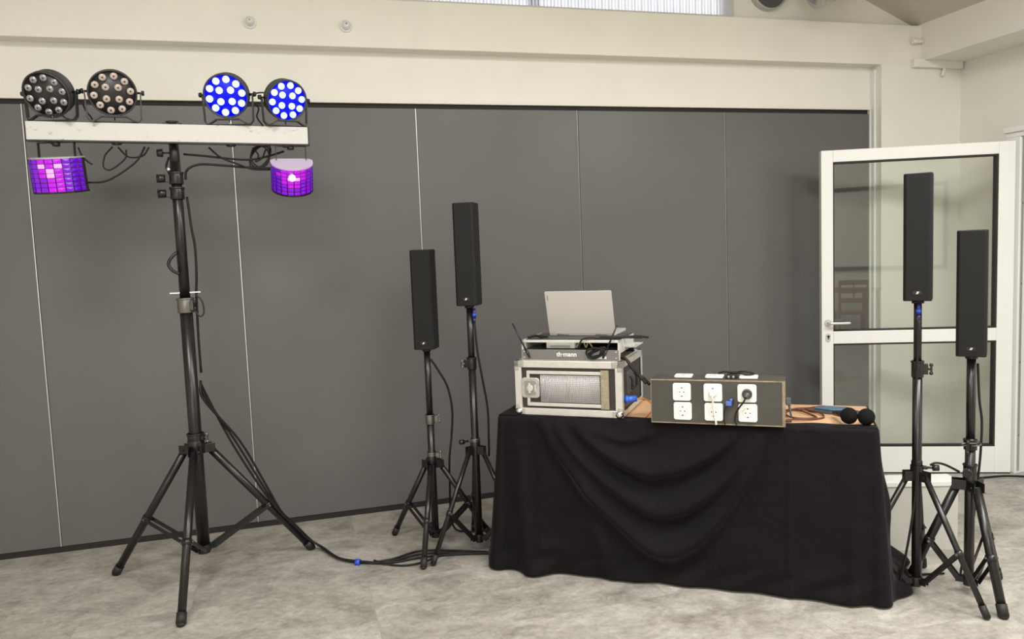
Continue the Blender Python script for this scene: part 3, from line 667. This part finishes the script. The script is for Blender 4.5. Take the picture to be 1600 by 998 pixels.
nt.links.new(tc.outputs['Object'], mp.inputs[0]); nt.links.new(mp.outputs[0], n.inputs['Vector']); nt.links.new(n.outputs['Fac'], cr.inputs[0]); nt.links.new(cr.outputs[0], b.inputs['Base Color']); b.inputs['Roughness'].default_value = .35
MB().box(0, TL, 0, TD, .725, .75).build('tabletop', WOOD, t, .003)
for x in (.12, TL - .12):
    for y in (.05, TD - .05):
        MB().cyl((x, y, .008), (x, y, .725), .013, n=12).cyl((x, y, 0), (x, y, .02), .016, n=12).build('leg', BLACKM, t)
    MB().cyl((x, .05, .15), (x, TD - .05, .15), .009, n=10).build('crossrail', BLACKM, t)

CL = bpy.data.materials.new('black_molton_cloth'); CL.use_nodes = True
nt = CL.node_tree; b = nt.nodes['Principled BSDF']; b.inputs['Base Color'].default_value = (.0050, .0040, .0047, 1); b.inputs['Roughness'].default_value = .8
b.inputs['Sheen Weight'].default_value = .05; b.inputs['Sheen Roughness'].default_value = .4; b.inputs['Specular IOR Level'].default_value = .16
tc = nt.nodes.new('ShaderNodeTexCoord'); n1 = nt.nodes.new('ShaderNodeTexNoise'); n1.inputs['Scale'].default_value = 9; n1.inputs['Detail'].default_value = 6; n1.inputs['Distortion'].default_value = 1.2
bp = nt.nodes.new('ShaderNodeBump'); bp.inputs['Strength'].default_value = .35; bp.inputs['Distance'].default_value = .02
nt.links.new(tc.outputs['Object'], n1.inputs['Vector']); nt.links.new(n1.outputs['Fac'], bp.inputs['Height']); nt.links.new(bp.outputs[0], b.inputs['Normal'])

def sstep(a, b, x):
    x = min(1, max(0, (x - a) / (b - a))); return x * x * (3 - 2 * x)
def gauss(x, s): return math.exp(-(x / s) ** 2)
DROP = .752
from mathutils import noise as mn
def front_disp(u, v):
    d = .014 + .016 * v
    w1 = mn.noise(Vector((u * 3.1, v * 2.3, 1.7))); w2 = mn.noise(Vector((u * 5.3, v * 4.1, 8.2)))
    # swags hung between the left front and the right of the centre
    for k, (ul, ur, um, vb, amp, sw) in enumerate(((.215, .50, .37, .10, .012, .045), (.19, .70, .44, .30, .034, .080), (.14, .745, .46, .555, .042, .095), (.10, .76, .47, .80, .046, .110))):
        x = (u - um) / ((um - ul) if u < um else (ur - um))
        if abs(x) < 1:
            pw = 1.45 if x < 0 else 1.9
            vc = vb * (1 - abs(x) ** pw) + .035 * w1 * (1 - abs(x))
            e = (1 - abs(x) ** 4) * sstep(-.01, .10, vc) * (1 + .5 * mn.noise(Vector((u * 6, k * 3.3, .5))))
            dv = v - vc
            asym = sw * (1.15 if dv < 0 else .5)
            d += 1.2 * amp * e * (gauss(dv, asym) - .35 * gauss(dv - sw * 1.35, sw * .7)) * sstep(0, .05, v)
    d += (.010 * w1 + .007 * w2 + .003 * mn.noise(Vector((u * 14, v * 9, 3.)))) * sstep(0, .15, v)
    # soft vertical folds at the left
    d += .040 * gauss(u - .045 - .03 * v, .028) * v ** .7 + .034 * gauss(u - .130 + .02 * v, .028) * v ** .8
    d += .022 * gauss(u - .20 - .12 * v, .03) * sstep(.1, .5, v)
    # ironed crease and light billows on the right part
    d += .004 * gauss(u - .80, .008) * sstep(.05, .2, v) + .012 * math.sin((u - .72) * 21 + v * 3) * sstep(.72, .80, u) * v * .5
    d += .010 * gauss(u - .955, .02) * v
    # puddling wrinkles near the hem
    d += .012 * math.sin(u * 46 + 3 * math.sin(v * 14)) * sstep(.78, 1, v) * .6 + .018 * sstep(.88, 1.0, v) * (.5 + .5 * math.sin(u * 15 + 1))
    d += .014 * gauss(u - .16, .05) * gauss(v - .83, .05) + .012 * gauss(u - .86, .05) * gauss(v - .88, .04)
    return max(.004, d)
bm = bmesh.new()
path = []   # (x, y, nx, ny, kind, param)
NS = 46
for i in range(NS + 1): f = i / NS; path.append((0, TD * (.98 - .94 * f), -1, 0, 'L', f))
for i in range(1, 9): a = R_(180 + 90 * i / 9); path.append((.02 + .02 * math.cos(a), .02 + .02 * math.sin(a), math.cos(a), math.sin(a), 'CL', i / 9))
NF = 260
for i in range(NF + 1): f = i / NF; path.append((.02 + (TL - .04) * f, 0, 0, -1, 'F', f))
for i in range(1, 9): a = R_(270 + 90 * i / 9); path.append((TL - .02 + .02 * math.cos(a), .02 + .02 * math.sin(a), math.cos(a), math.sin(a), 'CR', i / 9))
for i in range(NS + 1): f = i / NS; path.append((TL, TD * (.04 + .94 * f), 1, 0, 'R', f))
NT = 84; grid = []
for (x, y, nx, ny, kd, f) in path:
    col = []
    for j in range(NT + 1):
        v = j / NT
        if kd == 'F': d = front_disp(f, v)
        elif kd == 'L':
            g_ = f   # 0 back .. 1 front
            d = .006 + v * (.105 * (1 - .30 * g_)) + .026 * math.sin(g_ * 17 + v * 2) * v ** .8 + .045 * gauss(v - .93, .10) * (1 - g_ * .6)
        elif kd == 'CL': d = .006 + (.074 * v) * (1 - f) + f * front_disp(0, v) + .02 * v * math.sin(f * PI)
        elif kd == 'CR': d = (1 - f) * front_disp(1, v) + f * (.006 + .055 * v) + .015 * v * math.sin(f * PI)
        else: d = .006 + .055 * v + .018 * math.sin(f * 14) * v + .11 * sstep(.84, 1.0, v) * sstep(.05, .3, f) + .02 * gauss(v - .45, .15) * (1 - f)
        d = max(d, .004)
        drop = DROP - .006
        if kd == 'L': drop -= .018 * (1 - f)
        rr = .012
        z = .7565 - (drop * v)
        ins = 0.
        if drop * v < rr: ins = rr * (1 - math.sqrt(max(0, 1 - (1 - drop * v / rr) ** 2)))
        # small horizontal drift so the folds are not ruled straight
        sx = -ny * .0; 
        col.append(bm.verts.new((x + nx * (d - ins * .6), y + ny * (d - ins * .6), max(z, .004 + .002 * math.sin(x * 40)))))
    grid.append(col)
for A, B in zip(grid, grid[1:]):
    for j in range(NT): bm.faces.new((A[j], B[j], B[j+1], A[j+1])).smooth = True
# cloth lying on the tabletop
NX, NY = 170, 14; tg = []
for i in range(NX + 1):
    x = -.003 + (TL + .004) * i / NX
    wv = .052 + .006 * math.sin(x * 9) + .004 * math.sin(x * 23) + (TD * .97 - .05) * (1 - sstep(.10, .17, x))
    tg.append([bm.verts.new((x, -.003 + (wv + .003) * j / NY, .7585 + .0012 * math.sin(x * 31 + j))) for j in range(NY + 1)])
for A, B in zip(tg, tg[1:]):
    for j in range(NY): bm.faces.new((A[j], B[j], B[j+1], A[j+1])).smooth = True
bmesh.ops.recalc_face_normals(bm, faces=bm.faces[:])
me = bpy.data.meshes.new('tablecloth'); bm.to_mesh(me); bm.free(); me.materials.append(CL)
cl = bpy.data.objects.new('tablecloth', me); C.objects.link(cl); cl.location = TO; cl.rotation_euler = (0, 0, TA)
so = cl.modifiers.new('thickness', 'SOLIDIFY'); so.thickness = .0015; so.offset = 0
tag(cl, 'black cloth draped in swags over the front and ends of the long table', 'tablecloth')

# ------------------------------------------------------------------ flight case on the table
TZ = .7600
fc = empty('flight_case', (1.031, -1.097, TZ), R_(-37.1)); tag(fc, 'black flight case with aluminium edges and front grille, on the left of the table', 'case')
CW, CD, CH = .525, .46, .262
PANEL = mat('dark_laminate', (.035, .030, .027), .4, noise=.1, nscale=20)
SILV = mat('case_aluminium', (.68, .66, .61), .32, metal=.45, noise=.05, nscale=30)
body = MB().box(.008, CW - .008, .012, CD - .008, .006, CH - .004).build('shell', PANEL, fc)
e = .033
ed = MB()
ed.box(0, CW, 0, .02, CH - e, CH).box(0, CW, 0, .02, 0, e).box(0, e, 0, .02, e, CH - e).box(CW - e, CW, 0, .02, e, CH - e)
for x in (0, CW - .004):
    ed.box(x, x + .004, .02, CD, CH - e, CH).box(x, x + .004, .02, CD, 0, e * .8).box(x, x + .004, CD - e, CD, 0, CH).box(x, x + .004, .02, .034, 0, CH)
ed.box(0, CW, .02, .045, CH - .005, CH).box(0, CW, CD - .03, CD, CH - .005, CH).box(0, .025, 0, CD, CH - .005, CH).box(CW - .025, CW, 0, CD, CH - .005, CH)
ed.box(0, CW, CD - .004, CD, CH - e, CH).box(0, CW, CD - .004, CD, 0, e)
ed.build('aluminium_edging', SILV, fc, .002)
for x in (.012, CW - .012):
    for z in (.012, CH - .012):
        s_ = 1 if x < .1 else -1; u_ = 1 if z < .1 else -1
        cm = MB()
        if z < .1: cm.sphere((x + s_ * .004, .006, z + .004), .020, n=16)
        cm.box(*sorted((x - s_ * .013, x + s_ * .036)), -.002, .006, *sorted((z - u_ * .012, z + u_ * .018)))
        cm.box(*sorted((x - s_ * .013, x + s_ * .010)), -.002, .006, *sorted((z - u_ * .012, z + u_ * .036)))
        co = cm.build('corner_brace', CHROME if z < .1 else mat('corner_steel', (.5, .49, .46), .3, metal=.7), fc, .0015)
        for q in ((x + s_ * .026, z), (x, z + u_ * .024), (x + s_ * .010, z)): MB().cyl((q[0], -.002, q[1]), (q[0], -.004, q[1]), .0035, n=10).build('rivet', CHROME, co)
fr = MB()
for (xa, xb, za, zb) in ((.060, .437, .198, .213), (.060, .437, .044, .060), (.060, .074, .060, .198), (.424, .437, .060, .198)): fr.box(xa, xb, -.001, .014, za, zb)
fr.build('front_frame', SILV, fc, .0015)
gp = MB().box(.128, .420, .009, .0125, .064, .194).build('grille_backing', mat('grille_backing', (.30, .28, .29), .4, metal=.3, noise=.35, nscale=60), fc)
gw = MB()
for i in range(42): x = .130 + i * .00695; gw.cyl((x, .004, .064), (x, .004, .194), .0017, n=5)
for i in range(15): z = .067 + i * .0088; gw.cyl((.128, .0055, z), (.420, .0055, z), .0009, n=5)
gw.build('wire_grille', mat('grille_wire', (.74, .72, .70), .35, metal=.3), fc)
for x in (.205, .325):
    fn = MB().cyl((x, .0088, .129), (x, .0065, .129), .052, n=28).build('fan', mat('fan_grey', (.27, .27, .28), .5), gp)
    MB().cyl((x, .0063, .129), (x, .0058, .129), .018, n=16).build('fan_hub', mat('fan_hub_grey', (.2, .2, .2), .5), gp)
hs_ = MB().box(.424, .462, -.002, .013, .038, .220).build('hinge_strip', mat('brass_strip', (.36, .31, .21), .4, metal=.3, noise=.15, nscale=40), fc, .0015)
for i in range(6):
    for x in (.434, .452): MB().cyl((x, -.002, .052 + i * .030), (x, -.004, .052 + i * .030), .003, n=8).build('rivet', CHROME, hs_)
la = MB().prism(rrect(.092, .098, .016, .078, .131), -.014, .003, FACE).build('butterfly_latch', mat('latch_steel', (.55, .54, .51), .3, metal=.65, noise=.12, nscale=50), fc, .003)
MB().prism(rrect(.058, .070, .010, .078, .131), .003, .0045, FACE).build('latch_dish', mat('latch_dish', (.36, .35, .33), .4, metal=.6), la)
MB().cyl((.078, -.0045, .131), (.078, -.011, .131), .016, n=20).box(.072, .084, -.016, -.010, .107, .155).box(.10, .108, -.007, -.004, .113, .148).build('latch_wing', SILV, la, .0015)
# side handle, plug
sh = MB()
Ms = Matrix(((0,0,1,CW - .009),(1,0,0,0),(0,1,0,0),(0,0,0,1)))
sh.prism(rrect(.15, .11, .014, .21, .14), 0, .004, Ms)
sp = sh.build('side_handle_dish', mat('handle_dish_steel', (.16, .16, .155), .35, metal=.5, noise=.2, nscale=40), fc, .001)
MB().tube([(CW, .16, .17), (CW + .012, .16, .16), (CW + .012, .16, .12), (CW + .012, .165, .11), (CW + .012, .255, .11), (CW + .012, .26, .12), (CW + .012, .26, .16), (CW, .26, .17)], .006, n=8).build('handle_grip', RUBBER, sp)
t = empty('mains_plug', (1.031, -1.097, TZ), R_(-37.1)); tag(t, 'blue mains connector with orange cable plugged into the side of the flight case', 'plug')
MB().cyl((CW - .004, .055, .078), (CW + .050, .075, .080), .016, .014, n=18).cyl((CW + .0, .056, .078), (CW + .014, .061, .0785), .0185, n=18).build('connector_body', mat('connector_blue', (.05, .16, .72), .35), t)
MB().tube([(CW + .048, .075, .080), (CW + .085, .085, .078), (CW + .115, .09, .055), (CW + .118, .085, .025), (CW + .10, .06, .002), (CW + .09, .03, -.004)], .0035, n=8).build('orange_cable', mat('orange_cable', (.75, .24, .05), .5), t)

# rack frame with receiver on top of the case
rz = TZ + CH
rf = empty('rack_frame', (1.031, -1.097, rz), R_(-37.1)); tag(rf, 'open aluminium rack frame standing on the flight case under the laptop', 'rack frame')
rx0, rx1, ry0, ry1, rh = .030, .512, .028, .33, .096
m_ = MB().box(rx0, rx1, ry0, ry1, 0, .004)
m_.box(rx0, rx1, ry0, ry0 + .012, rh - .012, rh)
m_.box(rx0, rx0 + .010, ry0, ry0 + .014, 0, rh).box(rx1 - .010, rx1, ry0, ry0 + .014, 0, rh)
m_.build('frame_rails', SILV, rf, .001)
MB().box(rx1 - .003, rx1, ry0 + .014, ry1, .035, rh).build('side_panel', mat('light_grey_metal', (.50, .51, .47), .45), rf, .001)
MB().box(rx0, rx0 + .003, ry0 + .014, ry1, .004, rh).build('side_panel', bpy.data.materials['light_grey_metal'], rf, .001)
MB().box(rx0 + .01, rx1 - .01, ry0 + .05, ry1, rh - .004, rh).build('shelf', mat('shelf_dark', (.06, .06, .06), .5), rf)
MB().box(rx0, rx1, ry1 - .003, ry1, .004, rh - .004).build('back_panel', BLACKM, rf)
MB().box(rx1, rx1 + .05, ry0 + .10, ry1 - .02, .050, .054).box(rx1, rx1 + .05, ry0 + .10, ry0 + .104, .050, .072).build('side_bracket', mat('light_grey_metal2', (.50, .51, .47), .45), rf)
# silver unit in the frame
su = empty('silver_device', (1.031, -1.097, rz), R_(-37.1)); tag(su, 'small silver device inside the open rack frame, above the receiver', 'device')
MB().box(.145, .285, .060, .20, .0525, .083).build('casing', mat('silver_casing', (.60, .60, .57), .3, metal=.4, noise=.1, nscale=30), su, .002)
MB().box(.165, .265, .057, .060, .057, .068).build('label_strip', mat('label_grey', (.30, .31, .30), .4), su)
MB().box(.165, .275, .0605, .18, .083, .0845).build('top_label', WHITE, su)
# receiver
rc = empty('wireless_receiver', (1.031, -1.097, rz), R_(-37.1)); tag(rc, 'grey rack microphone receiver with two angled antennas and white lettering', 'receiver')
MB().box(.045, .497, .030, .20, .0065, .0505).build('receiver_body', BLACKP, rc)
MB().box(.035, .507, .021, .030, .0055, .0505).build('face_plate', mat('receiver_face', (.20, .19, .18), .35, metal=.3), rc, .001)
fo = bpy.data.curves.new('brand_lettering', 'FONT'); fo.body = 'th\u00b7mann'; fo.size = .030; fo.extrude = .0008; fo.offset = .0006; fo.align_x = 'CENTER'; fo.align_y = 'CENTER'
to = bpy.data.objects.new('tmp', fo); C.objects.link(to); bpy.context.view_layer.update()
me = bpy.data.meshes.new_from_object(to); bpy.data.objects.remove(to); me.materials.append(mat('white_print', (.85, .85, .83), .4, emit=(1, 1, 1), estr=0.0))
me.name = 'brand_lettering'
lt = bpy.data.objects.new('brand_lettering', me); C.objects.link(lt); lt.parent = rc; lt.location = (.258, .0195, .029); lt.rotation_euler = (R_(90), 0, 0)
for (xa, za, xb, zb) in ((.075, .008, -.005, .175), (.435, .010, .505, .165)):
    a = Vector((xa, .012, za + .004)); b_ = Vector((xb, .012, zb)); mm_ = a.lerp(b_, .25)
    an = MB().cyl(a, mm_, .0055, n=10).cyl(mm_, b_, .0045, .0035, n=10).sphere(b_, .0045, n=8).cyl((xa + (xb-xa)*.12, .022, za + .025), (xa + (xb-xa)*.12, .010, za + .025), .006, n=10)
    an.build('antenna', BLACKP, rc)
for x in (.046, .496):
    for z in (.014, .042): MB().cyl((x, .021, z), (x, .0185, z), .004, n=10).build('rack_screw', CHROME, rc)
MB().box(.400, .450, .018, .021, .010, .022).build('display_label', WHITE, rc)
# tangled cables in and on the frame
GT = 'cables around the rack frame'
def caseM(x, y, z): 
    c, s = math.cos(R_(-37.1)), math.sin(R_(-37.1)); return (1.031 + x * c - y * s, -1.097 + x * s + y * c, rz + z)
def lcable(pts, r, label, m=CABLE, name='patch_cable'): return cable(name, [caseM(*p) for p in pts], r, label, group=GT, m=m)
for k in range(4):
    pts = [(.405 + .015 * random.uniform(-1, 1) + .034 * math.cos(i * .9 + k), .010 + .004 * k, .040 + .024 * math.sin(i * .9 + k * 1.3) + .006 * random.uniform(-1, 1)) for i in range(9)]
    lcable(pts, .0036, ['black', 'thick black', 'looped black', 'small black'][k] + ' cable bunched in front of the receiver, right side')
lcable([(.30, .05, .058), (.315, .045, .082), (.335, .045, .086), (.345, .05, .060), (.36, .045, .085), (.375, .05, .062)], .003, 'cable loops inside the rack frame beside the silver device', mat('olive_cable', (.28, .25, .13), .5))
lcable([(.322, .016, .062), (.332, .012, .094), (.36, .02, .108), (.42, .04, .104), (.48, .05, .104), (.54, .06, .105), (.60, .10, .10)], .003, 'thin black cable lying over the top rail of the rack frame')
lcable([(.04, .09, .100), (.08, .10, .108), (.12, .09, .101), (.09, .11, .106), (.14, .10, .103)], .0045, 'black cable bundle on top of the rack frame left of the laptop')
lcable([(.40, .10, .101), (.46, .08, .103), (.52, .11, .103), (.57, .14, .103), (.61, .20, .09)], .004, 'black cable on top of the rack frame right of the laptop')
lcable([(.50, .055, .02), (.535, .035, .012), (.565, .03, -.03), (.60, .045, -.075), (.63, .03, -.10)], .0055, 'upper thick black cable hanging from the rack over the case corner')
lcable([(.50, .07, .010), (.54, .055, .0), (.57, .05, -.045), (.61, .06, -.08), (.645, .03, -.105)], .0055, 'lower thick black cable hanging from the rack over the case corner')
# laptop
LAP = mat('laptop_silver', (.56, .53, .49), .42, metal=.1, noise=.01)
lp_ = empty('laptop', caseM(.113, .215, rh + .001), R_(-37.1)); tag(lp_, 'open silver laptop seen from behind on top of the rack frame', 'laptop')
MB().box(0, .335, 0, .225, 0, .014).build('keyboard_base', LAP, lp_, .003)
MB().box(.03, .305, .03, .11, .014, .0155).build('keyboard', BLACKP, lp_)
Ml = Matrix.Translation((0, .002, .010)) @ Matrix.Rotation(R_(16), 4, 'X')
lid = MB().prism(rrect(.335, .222, .006, .1675, .111), .0, .006, Ml @ FACE).build('lid', LAP, lp_, .001)
MB().box(.008, .327, .0002, .0012, .008, .214, Ml).build('screen', mat('screen_dark', (.02, .02, .025), .15), lid)
MB().box(.010, .016, -.0068, -.006, .175, .203, Ml).build('brand_mark', mat('mark_grey', (.28, .27, .26), .4), lid)
HG = mat('hinge_grey', (.3, .29, .28), .4)
for xa in (.04, .235): MB().cyl((xa, .002, .008), (xa + .06, .002, .008), .006, n=10).build('hinge', HG, lp_)

# ------------------------------------------------------------------ socket box
BA = R_(-35.7)
BOXM = mat('worn_grey_paint', (.058, .053, .043), .55, noise=.14, nscale=9, bump=.1, bscale=60)
EDGE = mat('bare_plywood_edge', (.26, .20, .13), .6, noise=.35, nscale=25)
sb = empty('power_distribution_box', (1.531, -1.541, TZ), BA); tag(sb, 'dark grey wooden box with rows of white sockets at the front edge of the table', 'power box')
BW, BD, BH = .567, .15, .196
MB().box(.002, BW - .001, 0, BD, .004, BH - .001).build('box_body', BOXM, sb, .002)
MB().box(0, BW, -.001, .004, BH - .006, BH).box(BW - .013, BW, -.002, .008, 0, BH - .006).box(0, BW - .012, -.0015, .012, 0, .005).box(0, .003, -.001, .01, 0, BH - .006).build('edge_boards', EDGE, sb, .0015)
SOCK = mat('white_socket_plastic', (.84, .82, .76), .3)
SOCKD = mat('socket_shadow_grey', (.42, .41, .38), .5)
def socket(cx, cz, top=False):
    Mt = FACE if not top else Matrix(((1,0,0,0),(0,1,0,0),(0,0,1,BH),(0,0,0,1)))
    s_ = MB().prism(rrect(.078, .078, .010, cx, cz), .0, .007, Mt).build('socket', SOCK, sb, .002)
    MB().prism([(cx + .0215 * math.cos(R_(a)), cz + .0215 * math.sin(R_(a))) for a in range(0, 360, 12)], .0066, .0073, Mt).build('socket_ring', SOCKD, s_)
    MB().prism([(cx + .0200 * math.cos(R_(a)), cz + .0200 * math.sin(R_(a))) for a in range(0, 360, 12)], .0068, .0078, Mt).build('socket_well', SOCK, s_)
    for dx in (-.0095, .0095): MB().prism([(cx + dx + .0027 * math.cos(R_(a)), cz + .0027 * math.sin(R_(a))) for a in range(0, 360, 36)], .0076, .0083, Mt).build('pin_hole', BLACKP, s_)
    for dz in (-.018, .018): MB().prism(rrect(.006, .004, .001, cx, cz + dz), .0076, .0083, Mt).build('earth_clip', BLACKP, s_)
SX = (.137, .270, .412)
for x in SX:
    for z in (.142, .057): socket(x + (.142 - z) * .03, z)
for x in (.135, .27, .415): socket(x, .085, top=True)
def bM(x, y, z):
    c, s = math.cos(BA), math.sin(BA); return (1.531 + x * c - y * s, -1.541 + x * s + y * c, TZ + z)
t = empty('white_plug', (1.531, -1.541, TZ), BA); tag(t, 'white plug and flat white cable in the upper middle socket of the box', 'plug')
MB().cyl((.270, -.008, .142), (.270, -.030, .140), .016, .013, n=18).build('plug_body', SOCK, t, .001)
MB().tube([(.270, -.028, .140), (.270, -.036, .125), (.272, -.022, .09), (.276, -.016, .05), (.282, -.016, .016), (.283, -.020, .004)], .0042, n=8).build('white_cable', SOCK, t)
t = empty('black_plug', (1.531, -1.541, TZ), BA); tag(t, 'round black plug and cable in the upper right socket of the box', 'plug')
MB().cyl((.413, -.008, .142), (.413, -.024, .140), .021, n=20).cyl((.413, -.024, .140), (.407, -.040, .128), .016, .008, n=16).build('plug_body', mat('plug_grey_black', (.06, .06, .055), .4), t, .001)
MB().tube([(.407, -.040, .128), (.400, -.044, .112), (.385, -.030, .09), (.368, -.018, .06), (.362, -.016, .03), (.368, -.018, .006)], .0036, n=8).build('black_cable', CABLE, t)
t = empty('blue_tool_plug', (1.531, -1.541, TZ), BA); tag(t, 'small blue plug with thin cable between the middle and right sockets', 'plug')
MB().box(.325, .350, -.022, -.002, .088, .108).cyl((.345, -.012, .104), (.347, -.016, .118), .007, n=10).build('plug_body', mat('plug_blue', (.08, .15, .5), .4), t, .003)
MB().cyl((.320, -.014, .088), (.328, -.014, .082), .006, n=8).box(.352, .357, -.02, -.003, .092, .115).build('clip', BLACKP, t)
MB().tube([(.325, -.014, .088), (.318, -.014, .06), (.316, -.014, .03), (.320, -.018, .006)], .0028, n=8).build('thin_cable', CABLE, t)
t = empty('power_strip', bM(.315, .06, BH), BA); tag(t, 'black cables and adapter lying on top of the socket box', 'adapter')
MB().tube([(-.03, .06, .012), (0, .05, .020), (.04, .06, .016), (.08, .05, .022), (.12, .06, .012), (.10, .03, .010), (.05, .03, .018), (.01, .04, .010)], .004, n=8).build('adapter_cable', CABLE, t)
MB().box(.005, .055, -.012, .012, 0, .016).build('adapter_body', BLACKP, t, .002); 

for xa in (.018, .038): MB().cyl((xa, -.0125, .008), (xa, -.014, .008), .005, n=10).build('adapter_port', SOCKD, t)
t = empty('side_plug', bM(BW + .001, .11, 0), BA); tag(t, 'grey plug in the right side of the socket box with cable looping on the table', 'plug')
MB().box(0, .02, -.012, .012, .075, .105).cyl((.012, 0, .082), (.022, -.004, .02), .006, .004, n=10).build('plug_body', mat('plug_slate', (.10, .12, .12), .4), t, .002)
RED = mat('dark_red_brown_cable', (.10, .028, .018), .45)
def tb(x, y, z=.0): 
    c, s = math.cos(TA), math.sin(TA); return (TO[0] + x * c - y * s, TO[1] + x * s + y * c, .75 + z)
q = [(1.31, .22), (1.34, .30), (1.42, .34), (1.50, .33), (1.56, .37), (1.53, .42), (1.46, .40), (1.40, .36), (1.44, .28), (1.49, .20), (1.44, .15), (1.38, .16), (1.36, .28), (1.41, .36), (1.50, .28), (1.52, .20), (1.46, .14), (1.39, .11), (1.35, .10)]
q = [(x - .05, y, .004 + .003 * (i % 3)) for i, (x, y) in enumerate(q)]
cable('coiled_cable', [tb(*p) for p in q], .0034, 'thin dark red cable lying in loops on the table right of the socket box', m=RED)
MBt = MB().cyl(tb(1.335, .095, .006), tb(1.30, .09, .006), .005, n=10).build('jack_plug', RED); tag(MBt, 'dark red jack plug at the end of the looped cable on the table', 'plug')

# ------------------------------------------------------------------ microphones and blue case
FOAM = mat('black_foam', (.007, .007, .007), .95, spec=.15, bump=.8, bscale=260)
for (x, y, rot, lb) in ((1.565, .062, 18, 'black microphone with foam ball, left of the pair at the table corner'), (1.632, .050, -12, 'black microphone with foam ball, right of the pair at the table corner')):
    t = empty('microphone', tb(x, y, .009), TA + R_(rot)); tag(t, lb, 'microphone', 'foam covered microphones')
    MB().sphere((0, 0, .0355), .0355, sx=.98, sy=1.05, n=28).build('foam_windscreen', FOAM, t)
    MB().cyl((0, .030, .036), (0, .048, .033), .021, .017, n=20).build('grey_collar', mat('collar_grey', (.30, .30, .31), .4, metal=.3), t)
    MB().cyl((0, .046, .033), (0, .165, .012), .017, .010, n=20).build('handle', BLACKP, t)
t = empty('blue_pouch', tb(1.53, .30, .001), TA + R_(10)); tag(t, 'flat blue and black folded pouch lying behind the microphones', 'pouch')
MB().prism([(-.12, .05), (-.02, .09), (.07, .06), (.13, -.04), (.09, -.06), (.02, -.02), (-.03, -.01)], 0, .012).build('pouch_base', mat('pouch_dark', (.05, .06, .07), .6), t, .003)
MB().prism([(-.09, .055), (-.02, .083), (.06, .055), (.075, -.01), (.03, -.005), (-.03, .005)], .012, .022).build('pouch_flap', mat('pouch_blue', (.07, .15, .24), .45, noise=.1, nscale=30), t, .004)

# ------------------------------------------------------------------ furniture behind the camera, seen mirrored in the door glass
PINK = mat('reddish_wood', (.36, .17, .10), .45, noise=.15, nscale=8)
t = empty('wooden_table', (2.0, -8.1, 0), R_(8)); tag(t, 'reddish wooden table mirrored in the upper door glass', 'table')
MB().box(-.7, .7, -.4, .4, .72, .75).build('tabletop', PINK, t, .004)
for x in (-.64, .64):
    for y in (-.34, .34): MB().box(x - .025, x + .025, y - .025, y + .025, 0, .72).build('leg', PINK, t, .003)
t = empty('wooden_chair', (2.45, -7.35, 0), R_(-20)); tag(t, 'reddish wooden chair mirrored in the upper door glass, in front of the table', 'chair')
MB().box(-.21, .21, -.21, .21, .43, .46).build('seat', PINK, t, .006)
for x in (-.19, .19):
    MB().box(x - .018, x + .018, -.205, -.17, 0, .43).build('leg', PINK, t, .003)
    MB().box(x - .018, x + .018, .17, .205, 0, .93).build('leg', PINK, t, .003)
bk = MB()
for z in (.60, .74, .86): bk.box(-.175, .175, .178, .196, z, z + .07)
bk.box(-.01, .01, .180, .194, .60, .90)
bk.build('backrest', PINK, t, .003)
struct('trim_rear', MB().box(.9, 3.6, -9.0, -8.96, 1.0, 1.06).box(.9, 3.6, -9.0, -8.96, 2.3, 2.36).box(.9, .96, -9.0, -8.96, 1.06, 2.3).box(3.54, 3.6, -9.0, -8.96, 1.06, 2.3), BLACKM)
